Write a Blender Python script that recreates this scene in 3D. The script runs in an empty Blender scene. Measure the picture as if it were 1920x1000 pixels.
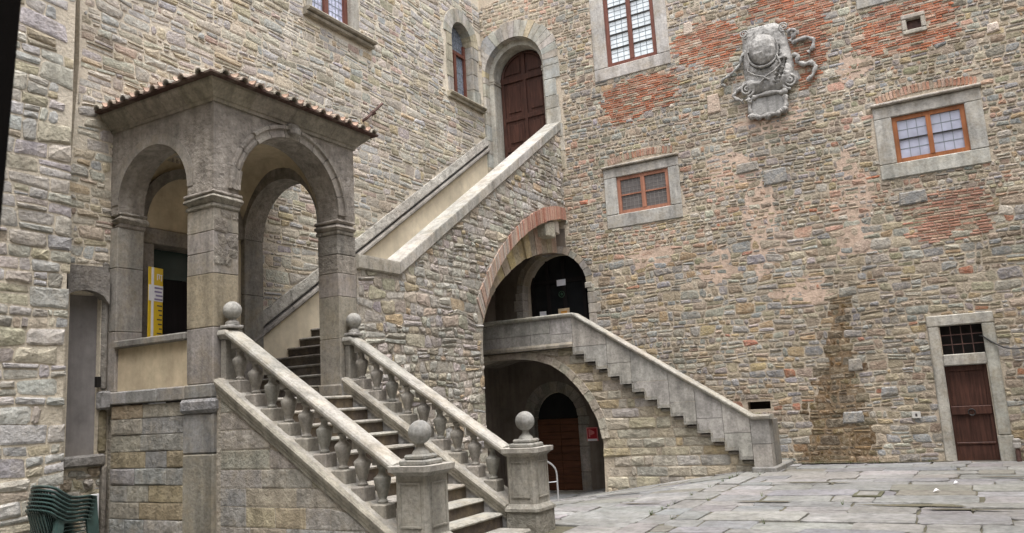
import bpy, bmesh, math, random
from mathutils import Vector, Matrix, noise
from mathutils.geometry import tessellate_polygon

sc = bpy.context.scene
col = sc.collection
R = math.radians

# ------------------------------------------------------------------ camera
cam_d = bpy.data.cameras.new('camera')
cam = bpy.data.objects.new('camera', cam_d)
col.objects.link(cam)
rx, up, fw = (Vector((0.86620846, 0.49627838, -0.05822945)),
              Vector((0.13116265, -0.113377, 0.98485634)),
              Vector((-0.48216103, 0.86072843, 0.16330131)))
CAM = Vector((0.0, 0.0, 1.8))
m = Matrix.Identity(4)
for i in range(3):
    m[i][0], m[i][1], m[i][2], m[i][3] = rx[i], up[i], -fw[i], CAM[i]
cam.matrix_world = m
cam_d.sensor_width = 36.0
cam_d.lens = 36.0 * 1514.03 / 1920.0
cam_d.clip_start = 0.05
cam_d.clip_end = 500
cam_d.dof.use_dof = True
cam_d.dof.focus_distance = 14.0
cam_d.dof.aperture_fstop = 8.0
sc.camera = cam

# ------------------------------------------------------------------ light
SUN_EL, SUN_AZ = R(72), R(140)     # azimuth from +Y towards +X
world = bpy.data.worlds.new('World')
sc.world = world
world.use_nodes = True
nt = world.node_tree
nt.nodes.clear()
sky = nt.nodes.new('ShaderNodeTexSky')
sky.sky_type = 'NISHITA'
sky.sun_disc = False
sky.sun_elevation = SUN_EL
sky.sun_rotation = SUN_AZ
sky.dust_density = 4.0
sky.air_density = 1.0
hs = nt.nodes.new('ShaderNodeHueSaturation')
hs.inputs['Saturation'].default_value = 0.22
bg = nt.nodes.new('ShaderNodeBackground')
bg.inputs['Strength'].default_value = 0.15
wo = nt.nodes.new('ShaderNodeOutputWorld')
nt.links.new(sky.outputs[0], hs.inputs['Color'])
tintn = nt.nodes.new('ShaderNodeMix')
tintn.data_type = 'RGBA'
tintn.blend_type = 'MULTIPLY'
tintn.inputs[0].default_value = 1.0
tintn.inputs[7].default_value = (1.01, 0.99, 1.0, 1.0)
nt.links.new(hs.outputs[0], tintn.inputs[6])
nt.links.new(tintn.outputs[2], bg.inputs['Color'])
nt.links.new(bg.outputs[0], wo.inputs[0])
sun_d = bpy.data.lights.new('sun', 'SUN')
sun_d.energy = 1.0
sun_d.angle = R(30)
sun_d.color = (1.0, 0.975, 0.94)
sun = bpy.data.objects.new('sun', sun_d)
col.objects.link(sun)
sd = Vector((math.sin(SUN_AZ) * math.cos(SUN_EL), math.cos(SUN_AZ) * math.cos(SUN_EL), math.sin(SUN_EL)))
sun.rotation_euler = (-sd).to_track_quat('-Z', 'Y').to_euler()
sun.location = (0, 0, 20)
vs = sc.view_settings
vs.view_transform = 'Standard'
vs.look = 'None'
vs.gamma = 1.0
vs.exposure = 1.5
vs.use_curve_mapping = False

# ------------------------------------------------------------------ materials
def mat_new(name):
    mt = bpy.data.materials.new(name)
    mt.use_nodes = True
    n = mt.node_tree
    b = n.nodes['Principled BSDF']
    return mt, n, b

def N(n, typ, **kw):
    x = n.nodes.new(typ)
    for k, v in kw.items():
        if k in x.inputs.keys():
            x.inputs[k].default_value = v
        else:
            setattr(x, k, v)
    return x

def ramp(n, pts):
    r = n.nodes.new('ShaderNodeValToRGB')
    e = r.color_ramp.elements
    while len(e) > 1:
        e.remove(e[-1])
    for i, (p, c) in enumerate(pts):
        q = e[0] if i == 0 else e.new(p)
        q.position = p
        q.color = (c, c, c, 1) if isinstance(c, (int, float)) else (*c, 1)
    return r

def mixc(n, a, b, fac, typ='MULTIPLY'):
    x = n.nodes.new('ShaderNodeMix')
    x.data_type = 'RGBA'
    x.blend_type = typ
    for s, v in ((6, a), (7, b)):
        if hasattr(v, 'links'):
            n.links.new(v, x.inputs[s])
        else:
            x.inputs[s].default_value = (*v, 1)
    if hasattr(fac, 'links'):
        n.links.new(fac, x.inputs[0])
    else:
        x.inputs[0].default_value = fac
    return x.outputs[2]

def stone_mat(name, tint=None, fine=18.0, coarse=0.7, bump=0.5, rough=0.92, blotch=0.35, bdist=0.02,
              blotch_col=(0.34, 0.27, 0.16), streak=0.25, spec=0.2, contrast=0.38, smear=0.22, mottle=0.0):
    mt, n, b = mat_new(name)
    g = n.nodes.new('ShaderNodeNewGeometry')
    pos = g.outputs['Position']
    if tint is None:
        at = n.nodes.new('ShaderNodeAttribute')
        at.attribute_name = 'tint'
        base = at.outputs['Color']
    else:
        rgb = n.nodes.new('ShaderNodeRGB')
        rgb.outputs[0].default_value = (*tint, 1)
        base = rgb.outputs[0]
    n1 = N(n, 'ShaderNodeTexNoise', Scale=fine, Detail=8.0, Roughness=0.65)
    n2 = N(n, 'ShaderNodeTexNoise', Scale=coarse, Detail=5.0, Roughness=0.6)
    n3 = N(n, 'ShaderNodeTexNoise', Scale=fine * smear, Detail=6.0, Roughness=0.7)
    n4 = N(n, 'ShaderNodeTexNoise', Scale=1.0, Detail=5.0, Roughness=0.6)
    mp = n.nodes.new('ShaderNodeMapping')
    mp.inputs['Scale'].default_value = (5.0, 5.0, 0.6)
    n.links.new(pos, mp.inputs['Vector'])
    n.links.new(mp.outputs[0], n4.inputs['Vector'])
    for x in (n1, n2, n3):
        n.links.new(pos, x.inputs['Vector'])
    r1 = ramp(n, [(0.25, 1.0 - contrast), (0.5, 1.0), (0.75, 1.0 + contrast * 0.55)])
    n.links.new(n1.outputs['Fac'], r1.inputs[0])
    r2 = ramp(n, [(0.3, 0.76), (0.7, 1.14)])
    n.links.new(n2.outputs['Fac'], r2.inputs[0])
    c = mixc(n, base, r1.outputs[0], 1.0)
    c = mixc(n, c, r2.outputs[0], 1.0)
    if mottle:
        n5 = N(n, 'ShaderNodeTexNoise', Scale=fine * 0.4, Detail=4.0, Roughness=0.7)
        n.links.new(pos, n5.inputs['Vector'])
        r5 = ramp(n, [(0.3, 1.0 - mottle), (0.5, 1.0), (0.7, 1.0 + 0.7 * mottle)])
        n.links.new(n5.outputs['Fac'], r5.inputs[0])
        c = mixc(n, c, r5.outputs[0], 1.0)
    r3 = ramp(n, [(0.46, 0.0), (0.66, blotch)])
    n.links.new(n3.outputs['Fac'], r3.inputs[0])
    c = mixc(n, c, blotch_col, r3.outputs[0], 'MIX')
    r4 = ramp(n, [(0.35, 1.0 - streak), (0.58, 1.0)])
    n.links.new(n4.outputs['Fac'], r4.inputs[0])
    c = mixc(n, c, r4.outputs[0], 1.0)
    n.links.new(c, b.inputs['Base Color'])
    b.inputs['Roughness'].default_value = rough
    b.inputs['Specular IOR Level'].default_value = spec
    ad = n.nodes.new('ShaderNodeMath')
    ad.operation = 'ADD'
    n.links.new(n1.outputs['Fac'], ad.inputs[0])
    n.links.new(n3.outputs['Fac'], ad.inputs[1])
    bp = n.nodes.new('ShaderNodeBump')
    bp.inputs['Strength'].default_value = bump
    bp.inputs['Distance'].default_value = bdist
    n.links.new(ad.outputs[0], bp.inputs['Height'])
    n.links.new(bp.outputs[0], b.inputs['Normal'])
    return mt

def simple_mat(name, colr, rough=0.6, metal=0.0, spec=0.4, var=0.15, scale=8.0, bump=0.0):
    mt, n, b = mat_new(name)
    g = n.nodes.new('ShaderNodeNewGeometry')
    n1 = N(n, 'ShaderNodeTexNoise', Scale=scale, Detail=5.0)
    n.links.new(g.outputs['Position'], n1.inputs['Vector'])
    r1 = ramp(n, [(0.3, 1.0 - var), (0.7, 1.0 + var)])
    n.links.new(n1.outputs['Fac'], r1.inputs[0])
    c = mixc(n, colr, r1.outputs[0], 1.0)
    n.links.new(c, b.inputs['Base Color'])
    b.inputs['Roughness'].default_value = rough
    b.inputs['Metallic'].default_value = metal
    b.inputs['Specular IOR Level'].default_value = spec
    if bump:
        bp = n.nodes.new('ShaderNodeBump')
        bp.inputs['Strength'].default_value = bump
        bp.inputs['Distance'].default_value = 0.01
        n.links.new(n1.outputs['Fac'], bp.inputs['Height'])
        n.links.new(bp.outputs[0], b.inputs['Normal'])
    return mt

def wood_mat(name, colr, rough=0.55, along=2, var=0.45):
    mt, n, b = mat_new(name)
    g = n.nodes.new('ShaderNodeNewGeometry')
    mp = n.nodes.new('ShaderNodeMapping')
    s = [28.0, 28.0, 28.0]
    s[along] = 1.6
    mp.inputs['Scale'].default_value = s
    n.links.new(g.outputs['Position'], mp.inputs['Vector'])
    n1 = N(n, 'ShaderNodeTexNoise', Scale=1.0, Detail=7.0, Roughness=0.65)
    n.links.new(mp.outputs[0], n1.inputs['Vector'])
    n2 = N(n, 'ShaderNodeTexNoise', Scale=2.2, Detail=4.0)
    n.links.new(g.outputs['Position'], n2.inputs['Vector'])
    r1 = ramp(n, [(0.28, 1.0 - var), (0.7, 1.0 + var)])
    n.links.new(n1.outputs['Fac'], r1.inputs[0])
    r2 = ramp(n, [(0.3, 0.7), (0.7, 1.2)])
    n.links.new(n2.outputs['Fac'], r2.inputs[0])
    c = mixc(n, colr, r1.outputs[0], 1.0)
    c = mixc(n, c, r2.outputs[0], 1.0)
    n.links.new(c, b.inputs['Base Color'])
    b.inputs['Roughness'].default_value = rough
    b.inputs['Specular IOR Level'].default_value = 0.25
    bp = n.nodes.new('ShaderNodeBump')
    bp.inputs['Strength'].default_value = 0.35
    bp.inputs['Distance'].default_value = 0.006
    n.links.new(n1.outputs['Fac'], bp.inputs['Height'])
    n.links.new(bp.outputs[0], b.inputs['Normal'])
    return mt

def glass_mat(name, colr, rough=0.12, var=0.2, scale=3.0, spec=0.5):
    mt, n, b = mat_new(name)
    g = n.nodes.new('ShaderNodeNewGeometry')
    n1 = N(n, 'ShaderNodeTexNoise', Scale=scale, Detail=3.0)
    n.links.new(g.outputs['Position'], n1.inputs['Vector'])
    r1 = ramp(n, [(0.3, 1.0 - var), (0.7, 1.0 + var)])
    n.links.new(n1.outputs['Fac'], r1.inputs[0])
    c = mixc(n, colr, r1.outputs[0], 1.0)
    n.links.new(c, b.inputs['Base Color'])
    b.inputs['Roughness'].default_value = rough
    b.inputs['Specular IOR Level'].default_value = spec
    bp = n.nodes.new('ShaderNodeBump')
    bp.inputs['Strength'].default_value = 0.15
    bp.inputs['Distance'].default_value = 0.01
    n.links.new(n1.outputs['Fac'], bp.inputs['Height'])
    n.links.new(bp.outputs[0], b.inputs['Normal'])
    return mt

M_RUBBLE = stone_mat('rubble_stone', fine=22, bump=0.9, bdist=0.03, blotch=0.5, contrast=0.40, blotch_col=(0.48, 0.42, 0.33), streak=0.15, smear=0.42, mottle=0.26)
M_NEAR = stone_mat('rough_block_stone', fine=14, bump=1.0, bdist=0.035, blotch=0.4, contrast=0.42, blotch_col=(0.47, 0.42, 0.34), streak=0.15, smear=0.35, mottle=0.28)
M_ASHLAR = stone_mat('dressed_stone', fine=24, coarse=1.4, bump=0.5, bdist=0.015, blotch=0.3, streak=0.32, contrast=0.36, mottle=0.2, smear=0.12)
M_BASE = stone_mat('coursed_ashlar', fine=16, bump=0.9, bdist=0.03, blotch=0.4, streak=0.25, contrast=0.42, mottle=0.3, smear=0.3, blotch_col=(0.38, 0.33, 0.25))
M_WORN = stone_mat('worn_stone', fine=11, coarse=1.6, bump=1.0, bdist=0.05, blotch=0.45, streak=0.30, contrast=0.42, mottle=0.3, smear=0.14,
                   blotch_col=(0.27, 0.235, 0.195))
M_CARVED = stone_mat('carved_stone', fine=26, coarse=1.8, bump=0.55, bdist=0.015, blotch=0.32, streak=0.34, contrast=0.36, mottle=0.2,
                     blotch_col=(0.24, 0.21, 0.16))
M_SHIELD = stone_mat('weathered_carving', fine=16, bump=0.8, bdist=0.025, blotch=0.35, streak=0.4, contrast=0.4, blotch_col=(0.27, 0.26, 0.24))
M_STAINED = stone_mat('lichen_stained_stone', fine=24, coarse=0.9, bump=0.5, bdist=0.015, blotch=0.7, streak=0.28, contrast=0.36, smear=0.09, mottle=0.2,
                      blotch_col=(0.17, 0.165, 0.15))
M_PAVE = stone_mat('paving_stone', fine=12, bump=0.35, bdist=0.01, blotch=0.22, streak=0.0, rough=0.72, spec=0.35,
                   contrast=0.42, blotch_col=(0.13, 0.125, 0.085), mottle=0.34, smear=0.3)
M_BRICK = stone_mat('old_brick', fine=30, bump=0.7, bdist=0.015, blotch=0.3, contrast=0.45,
                    blotch_col=(0.45, 0.34, 0.26))
M_MORTAR = stone_mat('lime_mortar', tint=(0.48, 0.42, 0.33), fine=20, bump=0.9, bdist=0.025, blotch=0.5, contrast=0.35,
                     blotch_col=(0.52, 0.42, 0.33), streak=0.12)
M_MORTAR_L = stone_mat('pale_mortar', tint=(0.62, 0.56, 0.455), fine=20, bump=0.9, bdist=0.025, blotch=0.4, contrast=0.33, streak=0.12,
                       blotch_col=(0.52, 0.46, 0.35))
M_MORTAR_G = stone_mat('grey_mortar', tint=(0.42, 0.385, 0.325), fine=16, bump=1.0, bdist=0.04, blotch=0.4, contrast=0.5,
                       blotch_col=(0.40, 0.33, 0.25))
M_JOINT = stone_mat('paving_joint', tint=(0.13, 0.12, 0.085), fine=20, bump=0.8, blotch=0.45, blotch_col=(0.09, 0.088, 0.06))
M_PLASTER = stone_mat('cream_plaster', tint=(0.66, 0.585, 0.44), fine=6, coarse=0.9, bump=0.3, bdist=0.015, blotch=0.4, contrast=0.14, mottle=0.08,
                      blotch_col=(0.58, 0.50, 0.37), streak=0.08)
M_PLASTER_W = stone_mat('warm_plaster', tint=(0.52, 0.44, 0.31), fine=6, coarse=1.6, bump=0.3, bdist=0.015, blotch=0.5, contrast=0.2, mottle=0.12,
                        blotch_col=(0.44, 0.36, 0.26), streak=0.12)
M_PLASTER_G = stone_mat('grey_plaster', tint=(0.235, 0.222, 0.215), fine=5, coarse=2.0, bump=0.3, bdist=0.012, blotch=0.35, contrast=0.2,
                        blotch_col=(0.30, 0.28, 0.27), streak=0.2)
M_PINKPL = stone_mat('pink_lime_render', tint=(0.52, 0.40, 0.315), fine=16, coarse=2.0, bump=0.9, bdist=0.02, blotch=0.45, contrast=0.35,
                     blotch_col=(0.46, 0.37, 0.28), streak=0.1)
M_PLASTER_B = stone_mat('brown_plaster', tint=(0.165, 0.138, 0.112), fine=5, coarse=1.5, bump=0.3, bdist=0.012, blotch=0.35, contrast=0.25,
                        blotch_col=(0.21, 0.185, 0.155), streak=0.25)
M_DAMP = stone_mat('iron_stained_mortar', tint=(0.24, 0.175, 0.11), fine=18, coarse=2.0, bump=0.9, bdist=0.02, blotch=0.6, contrast=0.4,
                   blotch_col=(0.36, 0.28, 0.19), streak=0.3)
M_TILE = stone_mat('clay_tile', fine=20, bump=0.5, bdist=0.01, blotch=0.3, blotch_col=(0.30, 0.28, 0.22), streak=0)
M_WOOD_R = wood_mat('red_brown_wood', (0.060, 0.026, 0.018), var=0.6)
M_WOOD_D = wood_mat('dark_plank_wood', (0.090, 0.036, 0.018), along=0)
M_WOOD_O = wood_mat('orange_wood', (0.30, 0.115, 0.045), var=0.25)
M_WOOD_P = wood_mat('pinkish_wood', (0.33, 0.155, 0.10), var=0.25)
M_WOOD_K = wood_mat('blackened_wood', (0.008, 0.006, 0.006), rough=0.85)
M_WOOD_W = wood_mat('window_wood', (0.135, 0.052, 0.036), var=0.35)
M_GLASS_W = glass_mat('curtain_and_sky_glass', (0.66, 0.72, 0.74))  # pale colour holds both the curtains and the sky reflected in the panes
M_GLASS_L = glass_mat('lilac_glass', (0.40, 0.42, 0.52))
M_GLASS_G = glass_mat('grey_screened_glass', (0.12, 0.11, 0.105), rough=0.35)
M_GLASS_B = glass_mat('leaded_glass', (0.16, 0.18, 0.22), scale=14, var=0.45)
M_GLASS_V = glass_mat('bright_leaded_glass', (0.45, 0.47, 0.60), scale=12, var=0.4)
M_GLASS_K = glass_mat('dark_glass', (0.012, 0.013, 0.014), rough=0.15, spec=0.3)
M_LEAD = simple_mat('lead', (0.20, 0.23, 0.25), rough=0.6)
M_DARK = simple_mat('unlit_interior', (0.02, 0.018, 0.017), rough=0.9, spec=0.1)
M_IRON = simple_mat('iron', (0.035, 0.033, 0.032), rough=0.55, metal=0.3)
M_STEEL = simple_mat('galvanised_steel', (0.55, 0.56, 0.57), rough=0.4, metal=0.7)
M_PLASTIC = simple_mat('green_plastic', (0.048, 0.085, 0.079), rough=0.3, spec=0.5, var=0.25)
M_YELLOW = simple_mat('yellow_vinyl', (0.62, 0.42, 0.02), rough=0.4, var=0.06)
M_WHITE = simple_mat('white_print', (0.72, 0.72, 0.74), rough=0.5, var=0.05)
M_PAPER = simple_mat('paper', (0.75, 0.76, 0.80), rough=0.7, var=0.05)
M_INK = simple_mat('dark_print', (0.06, 0.05, 0.05), rough=0.5)
M_PURPLE = simple_mat('violet_print', (0.22, 0.18, 0.32), rough=0.5)
M_ORANGE = simple_mat('orange_print', (0.55, 0.25, 0.04), rough=0.5, var=0.3, scale=25)
M_BEIGE = simple_mat('beige_print', (0.55, 0.43, 0.28), rough=0.6)
M_RED = simple_mat('red_enamel', (0.33, 0.012, 0.02), rough=0.4)
M_PINK = simple_mat('pale_red_print', (0.62, 0.20, 0.20), rough=0.5)
M_RUST = simple_mat('rusty_metal', (0.085, 0.045, 0.036), rough=0.7, var=0.4)
M_GREEN = simple_mat('dark_green_print', (0.02, 0.06, 0.03), rough=0.5)

# ------------------------------------------------------------------ mesh helpers
class MB:
    def __init__(s):
        s.v, s.f, s.c = [], [], []

    def face(s, pts, c=(0.3, 0.3, 0.3)):
        i = len(s.v)
        s.v += [tuple(p) for p in pts]
        s.f.append(tuple(range(i, i + len(pts))))
        s.c.append(c)

    def add(s, vs_, fs, c=(0.3, 0.3, 0.3)):
        i = len(s.v)
        s.v += [tuple(p) for p in vs_]
        for f in fs:
            s.f.append(tuple(i + k for k in f))
            s.c.append(c)

    def box(s, x0, x1, y0, y1, z0, z1, c=(0.3, 0.3, 0.3)):
        p = [(x0, y0, z0), (x1, y0, z0), (x1, y1, z0), (x0, y1, z0), (x0, y0, z1), (x1, y0, z1), (x1, y1, z1), (x0, y1, z1)]
        s.add(p, [(0, 3, 2, 1), (4, 5, 6, 7), (0, 1, 5, 4), (1, 2, 6, 5), (2, 3, 7, 6), (3, 0, 4, 7)], c)

    def cbox(s, x0, x1, y0, y1, z0, z1, b=0.012, c=(0.3, 0.3, 0.3), jit=0.0, rng=None, fn=None):
        """chamfered box; jit wears the corners; fn maps every point"""
        lo, hi = (x0, y0, z0), (x1, y1, z1)
        b = min(b, 0.3 * (x1 - x0), 0.3 * (y1 - y0), 0.3 * (z1 - z0))
        P, idx = [], {}
        for sx in (0, 1):
            for sy in (0, 1):
                for sz in (0, 1):
                    k = (sx, sy, sz)
                    bb = b * (1 + (rng.random() * jit if rng else 0))
                    for a in range(3):
                        q = []
                        for d in range(3):
                            e = hi[d] if k[d] else lo[d]
                            if d != a:
                                e += -bb if k[d] else bb
                            q.append(e)
                        idx[(k, a)] = len(P)
                        P.append(tuple(q))
        F = []
        for a in range(3):
            o = [d for d in range(3) if d != a]
            for t in (0, 1):
                ks = []
                for (i, j) in ((0, 0), (1, 0), (1, 1), (0, 1)):
                    k = [0, 0, 0]
                    k[a] = t
                    k[o[0]] = i
                    k[o[1]] = j
                    ks.append(idx[(tuple(k), a)])
                F.append(tuple(ks))
        for e in range(3):
            o = [d for d in range(3) if d != e]
            for i in (0, 1):
                for j in (0, 1):
                    k0, k1 = [0, 0, 0], [0, 0, 0]
                    for k in (k0, k1):
                        k[o[0]] = i
                        k[o[1]] = j
                    k1[e] = 1
                    k0, k1 = tuple(k0), tuple(k1)
                    F.append((idx[(k0, o[0])], idx[(k1, o[0])], idx[(k1, o[1])], idx[(k0, o[1])]))
        for sx in (0, 1):
            for sy in (0, 1):
                for sz in (0, 1):
                    F.append(tuple(idx[((sx, sy, sz), a)] for a in range(3)))
        if fn:
            P = [fn(p) for p in P]
        s.add(P, F, c)

    def prism(s, poly, mp, d0, d1, c=(0.3, 0.3, 0.3), holes=(), back=True):
        """extrude a flat polygon (u,v) with holes between depths d0 and d1"""
        loops = [list(poly)] + [list(h) for h in holes]
        flat = [p for l in loops for p in l]
        tris = tessellate_polygon([[Vector((p[0], p[1], 0)) for p in l] for l in loops])
        a = [mp(p[0], p[1], d1) for p in flat]
        bb = [mp(p[0], p[1], d0) for p in flat]
        n_ = len(flat)
        F = [tuple(t) for t in tris]
        if back:
            F += [tuple(n_ + k for k in reversed(t)) for t in tris]
        o = 0
        for l in loops:
            L = len(l)
            for k in range(L):
                F.append((o + k, o + (k + 1) % L, n_ + o + (k + 1) % L, n_ + o + k))
            o += L
        s.add(a + bb, F, c)

    def lathe(s, prof, cx, cy, segs=16, c=(0.3, 0.3, 0.3), z0=0.0):
        base = len(s.v)
        for (r, z) in prof:
            for k in range(segs):
                a = 2 * math.pi * k / segs
                s.v.append((cx + r * math.cos(a), cy + r * math.sin(a), z0 + z))
        for i in range(len(prof) - 1):
            for k in range(segs):
                k2 = (k + 1) % segs
                s.f.append((base + i * segs + k, base + i * segs + k2, base + (i + 1) * segs + k2, base + (i + 1) * segs + k))
                s.c.append(c)
        s.f.append(tuple(base + k for k in reversed(range(segs))))
        s.c.append(c)
        s.f.append(tuple(base + (len(prof) - 1) * segs + k for k in range(segs)))
        s.c.append(c)

    def sphere(s, cx, cy, cz, r, segs=20, rings=12, c=(0.3, 0.3, 0.3), sq=(1, 1, 1), wob=0.0):
        prof = []
        base = len(s.v)
        for i in range(rings + 1):
            t = math.pi * i / rings
            for k in range(segs):
                a = 2 * math.pi * k / segs
                d = Vector((math.sin(t) * math.cos(a), math.sin(t) * math.sin(a), -math.cos(t)))
                w = 1 + wob * noise.noise(d * 2.2 + Vector((cx, cy, cz)))
                s.v.append((cx + r * sq[0] * d.x * w, cy + r * sq[1] * d.y * w, cz + r * sq[2] * d.z * w))
        for i in range(rings):
            for k in range(segs):
                k2 = (k + 1) % segs
                s.f.append((base + i * segs + k, base + i * segs + k2, base + (i + 1) * segs + k2, base + (i + 1) * segs + k))
                s.c.append(c)

    def tube(s, pts, r, segs=8, c=(0.3, 0.3, 0.3), caps=True):
        pts = [Vector(p) for p in pts]
        base = len(s.v)
        rr = r if isinstance(r, (list, tuple)) else [r] * len(pts)
        prev = None
        for i, p in enumerate(pts):
            t = (pts[min(i + 1, len(pts) - 1)] - pts[max(i - 1, 0)]).normalized()
            a = Vector((0, 0, 1)) if abs(t.z) < 0.9 else Vector((1, 0, 0))
            x = t.cross(a).normalized()
            if prev is not None and x.dot(prev) < 0:
                x = -x
            prev = x
            y = t.cross(x).normalized()
            for k in range(segs):
                an = 2 * math.pi * k / segs
                s.v.append(tuple(p + rr[i] * (math.cos(an) * x + math.sin(an) * y)))
        for i in range(len(pts) - 1):
            for k in range(segs):
                k2 = (k + 1) % segs
                s.f.append((base + i * segs + k, base + i * segs + k2, base + (i + 1) * segs + k2, base + (i + 1) * segs + k))
                s.c.append(c)
        if caps:
            s.f.append(tuple(base + k for k in range(segs)))
            s.c.append(c)
            s.f.append(tuple(base + (len(pts) - 1) * segs + k for k in range(segs)))
            s.c.append(c)

    def sweep(s, prof, path, c=(0.3, 0.3, 0.3)):
        """prof: list of functions-of-frame offsets (a,b); path: list of (origin, A, B) frames"""
        base = len(s.v)
        n_ = len(prof)
        for (o, A, B) in path:
            for (a, b) in prof:
                s.v.append(tuple(Vector(o) + Vector(A) * a + Vector(B) * b))
        for i in range(len(path) - 1):
            for k in range(n_):
                k2 = (k + 1) % n_
                s.f.append((base + i * n_ + k, base + i * n_ + k2, base + (i + 1) * n_ + k2, base + (i + 1) * n_ + k))
                s.c.append(c)
        s.f.append(tuple(base + k for k in range(n_)))
        s.c.append(c)
        s.f.append(tuple(base + (len(path) - 1) * n_ + k for k in range(n_)))
        s.c.append(c)

    def mesh(s, name, mat, smooth=None, recalc=True):
        me = bpy.data.meshes.new(name)
        me.from_pydata(s.v, [], s.f)
        at = me.attributes.new('tint', 'FLOAT_COLOR', 'FACE')
        buf = []
        for c in s.c:
            buf += [c[0], c[1], c[2], 1.0]
        at.data.foreach_set('color', buf)
        if recalc:
            bm = bmesh.new()
            bm.from_mesh(me)
            bmesh.ops.remove_doubles(bm, verts=bm.verts, dist=0.0004)
            bmesh.ops.recalc_face_normals(bm, faces=bm.faces)
            bm.to_mesh(me)
            bm.free()
        me.materials.append(mat)
        if smooth is not None:
            me.shade_smooth()
            if smooth < 180:
                me.set_sharp_from_angle(angle=R(smooth))
        return me

    def build(s, name, mat, parent=None, smooth=None, recalc=True, kind=None, label=None, local=False):
        return link(name, s.mesh(name, mat, smooth, recalc), parent, kind, label, local)

BASE = {}

def link(name, me, parent=None, kind=None, label=None, local=False):
    o = bpy.data.objects.new(name, me)
    col.objects.link(o)
    if parent is not None:
        o.parent = parent
        if not local:
            o.matrix_parent_inverse = Matrix.Translation(-BASE.get(parent.name, Vector((0, 0, 0))))
    if kind:
        o['kind'] = kind
    if label:
        o['label'] = label
    return o

def thing(name, label, cat, loc=(0, 0, 0), group=None, kind=None):
    o = bpy.data.objects.new(name, None)
    col.objects.link(o)
    o.location = loc
    o.empty_display_size = 0.2
    BASE[o.name] = Vector(loc)
    return tag(o, label, cat, group, kind)

def tag(o, label, cat=None, group=None, kind=None):
    o['label'] = label
    if cat:
        o['category'] = cat
    if group:
        o['group'] = group
    if kind:
        o['kind'] = kind
    return o

def copy_tree(o, loc, label=None):
    c = o.copy()
    col.objects.link(c)
    c.location = loc
    if label:
        c['label'] = label
    for ch in list(o.children):
        d = ch.copy()
        col.objects.link(d)
        d.parent = c
        for g in list(ch.children):
            e = g.copy()
            col.objects.link(e)
            e.parent = d
    return c

def jit(c, rng, a=0.12):
    k = 1 + rng.uniform(-a, a)
    return tuple(max(0.004, x * k * (1 + rng.uniform(-a, a) * 0.25)) for x in c)

def pick(rng, pal, a=0.12):
    t = rng.random() * sum(w for w, _ in pal)
    for w, c in pal:
        t -= w
        if t <= 0:
            return jit(c, rng, a)
    return jit(pal[-1][1], rng, a)

# ------------------------------------------------------------------ masonry
def inside(p, poly):
    x, y = p
    r = False
    j = len(poly) - 1
    for i in range(len(poly)):
        xi, yi = poly[i]
        xj, yj = poly[j]
        if (yi > y) != (yj > y) and x < (xj - xi) * (y - yi) / (yj - yi) + xi:
            r = not r
        j = i
    return r

def nearest(p, poly):
    best, bd = None, 1e9
    x, y = p
    for i in range(len(poly)):
        ax, ay = poly[i]
        bx, by = poly[(i + 1) % len(poly)]
        dx, dy = bx - ax, by - ay
        L = dx * dx + dy * dy
        t = 0 if L == 0 else max(0, min(1, ((x - ax) * dx + (y - ay) * dy) / L))
        qx, qy = ax + t * dx, ay + t * dy
        d = (qx - x) ** 2 + (qy - y) ** 2
        if d < bd:
            bd, best = d, (qx, qy)
    return best, math.sqrt(bd)

def area2(poly):
    return 0.5 * sum(poly[i][0] * poly[(i + 1) % len(poly)][1] - poly[(i + 1) % len(poly)][0] * poly[i][1] for i in range(len(poly)))

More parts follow.
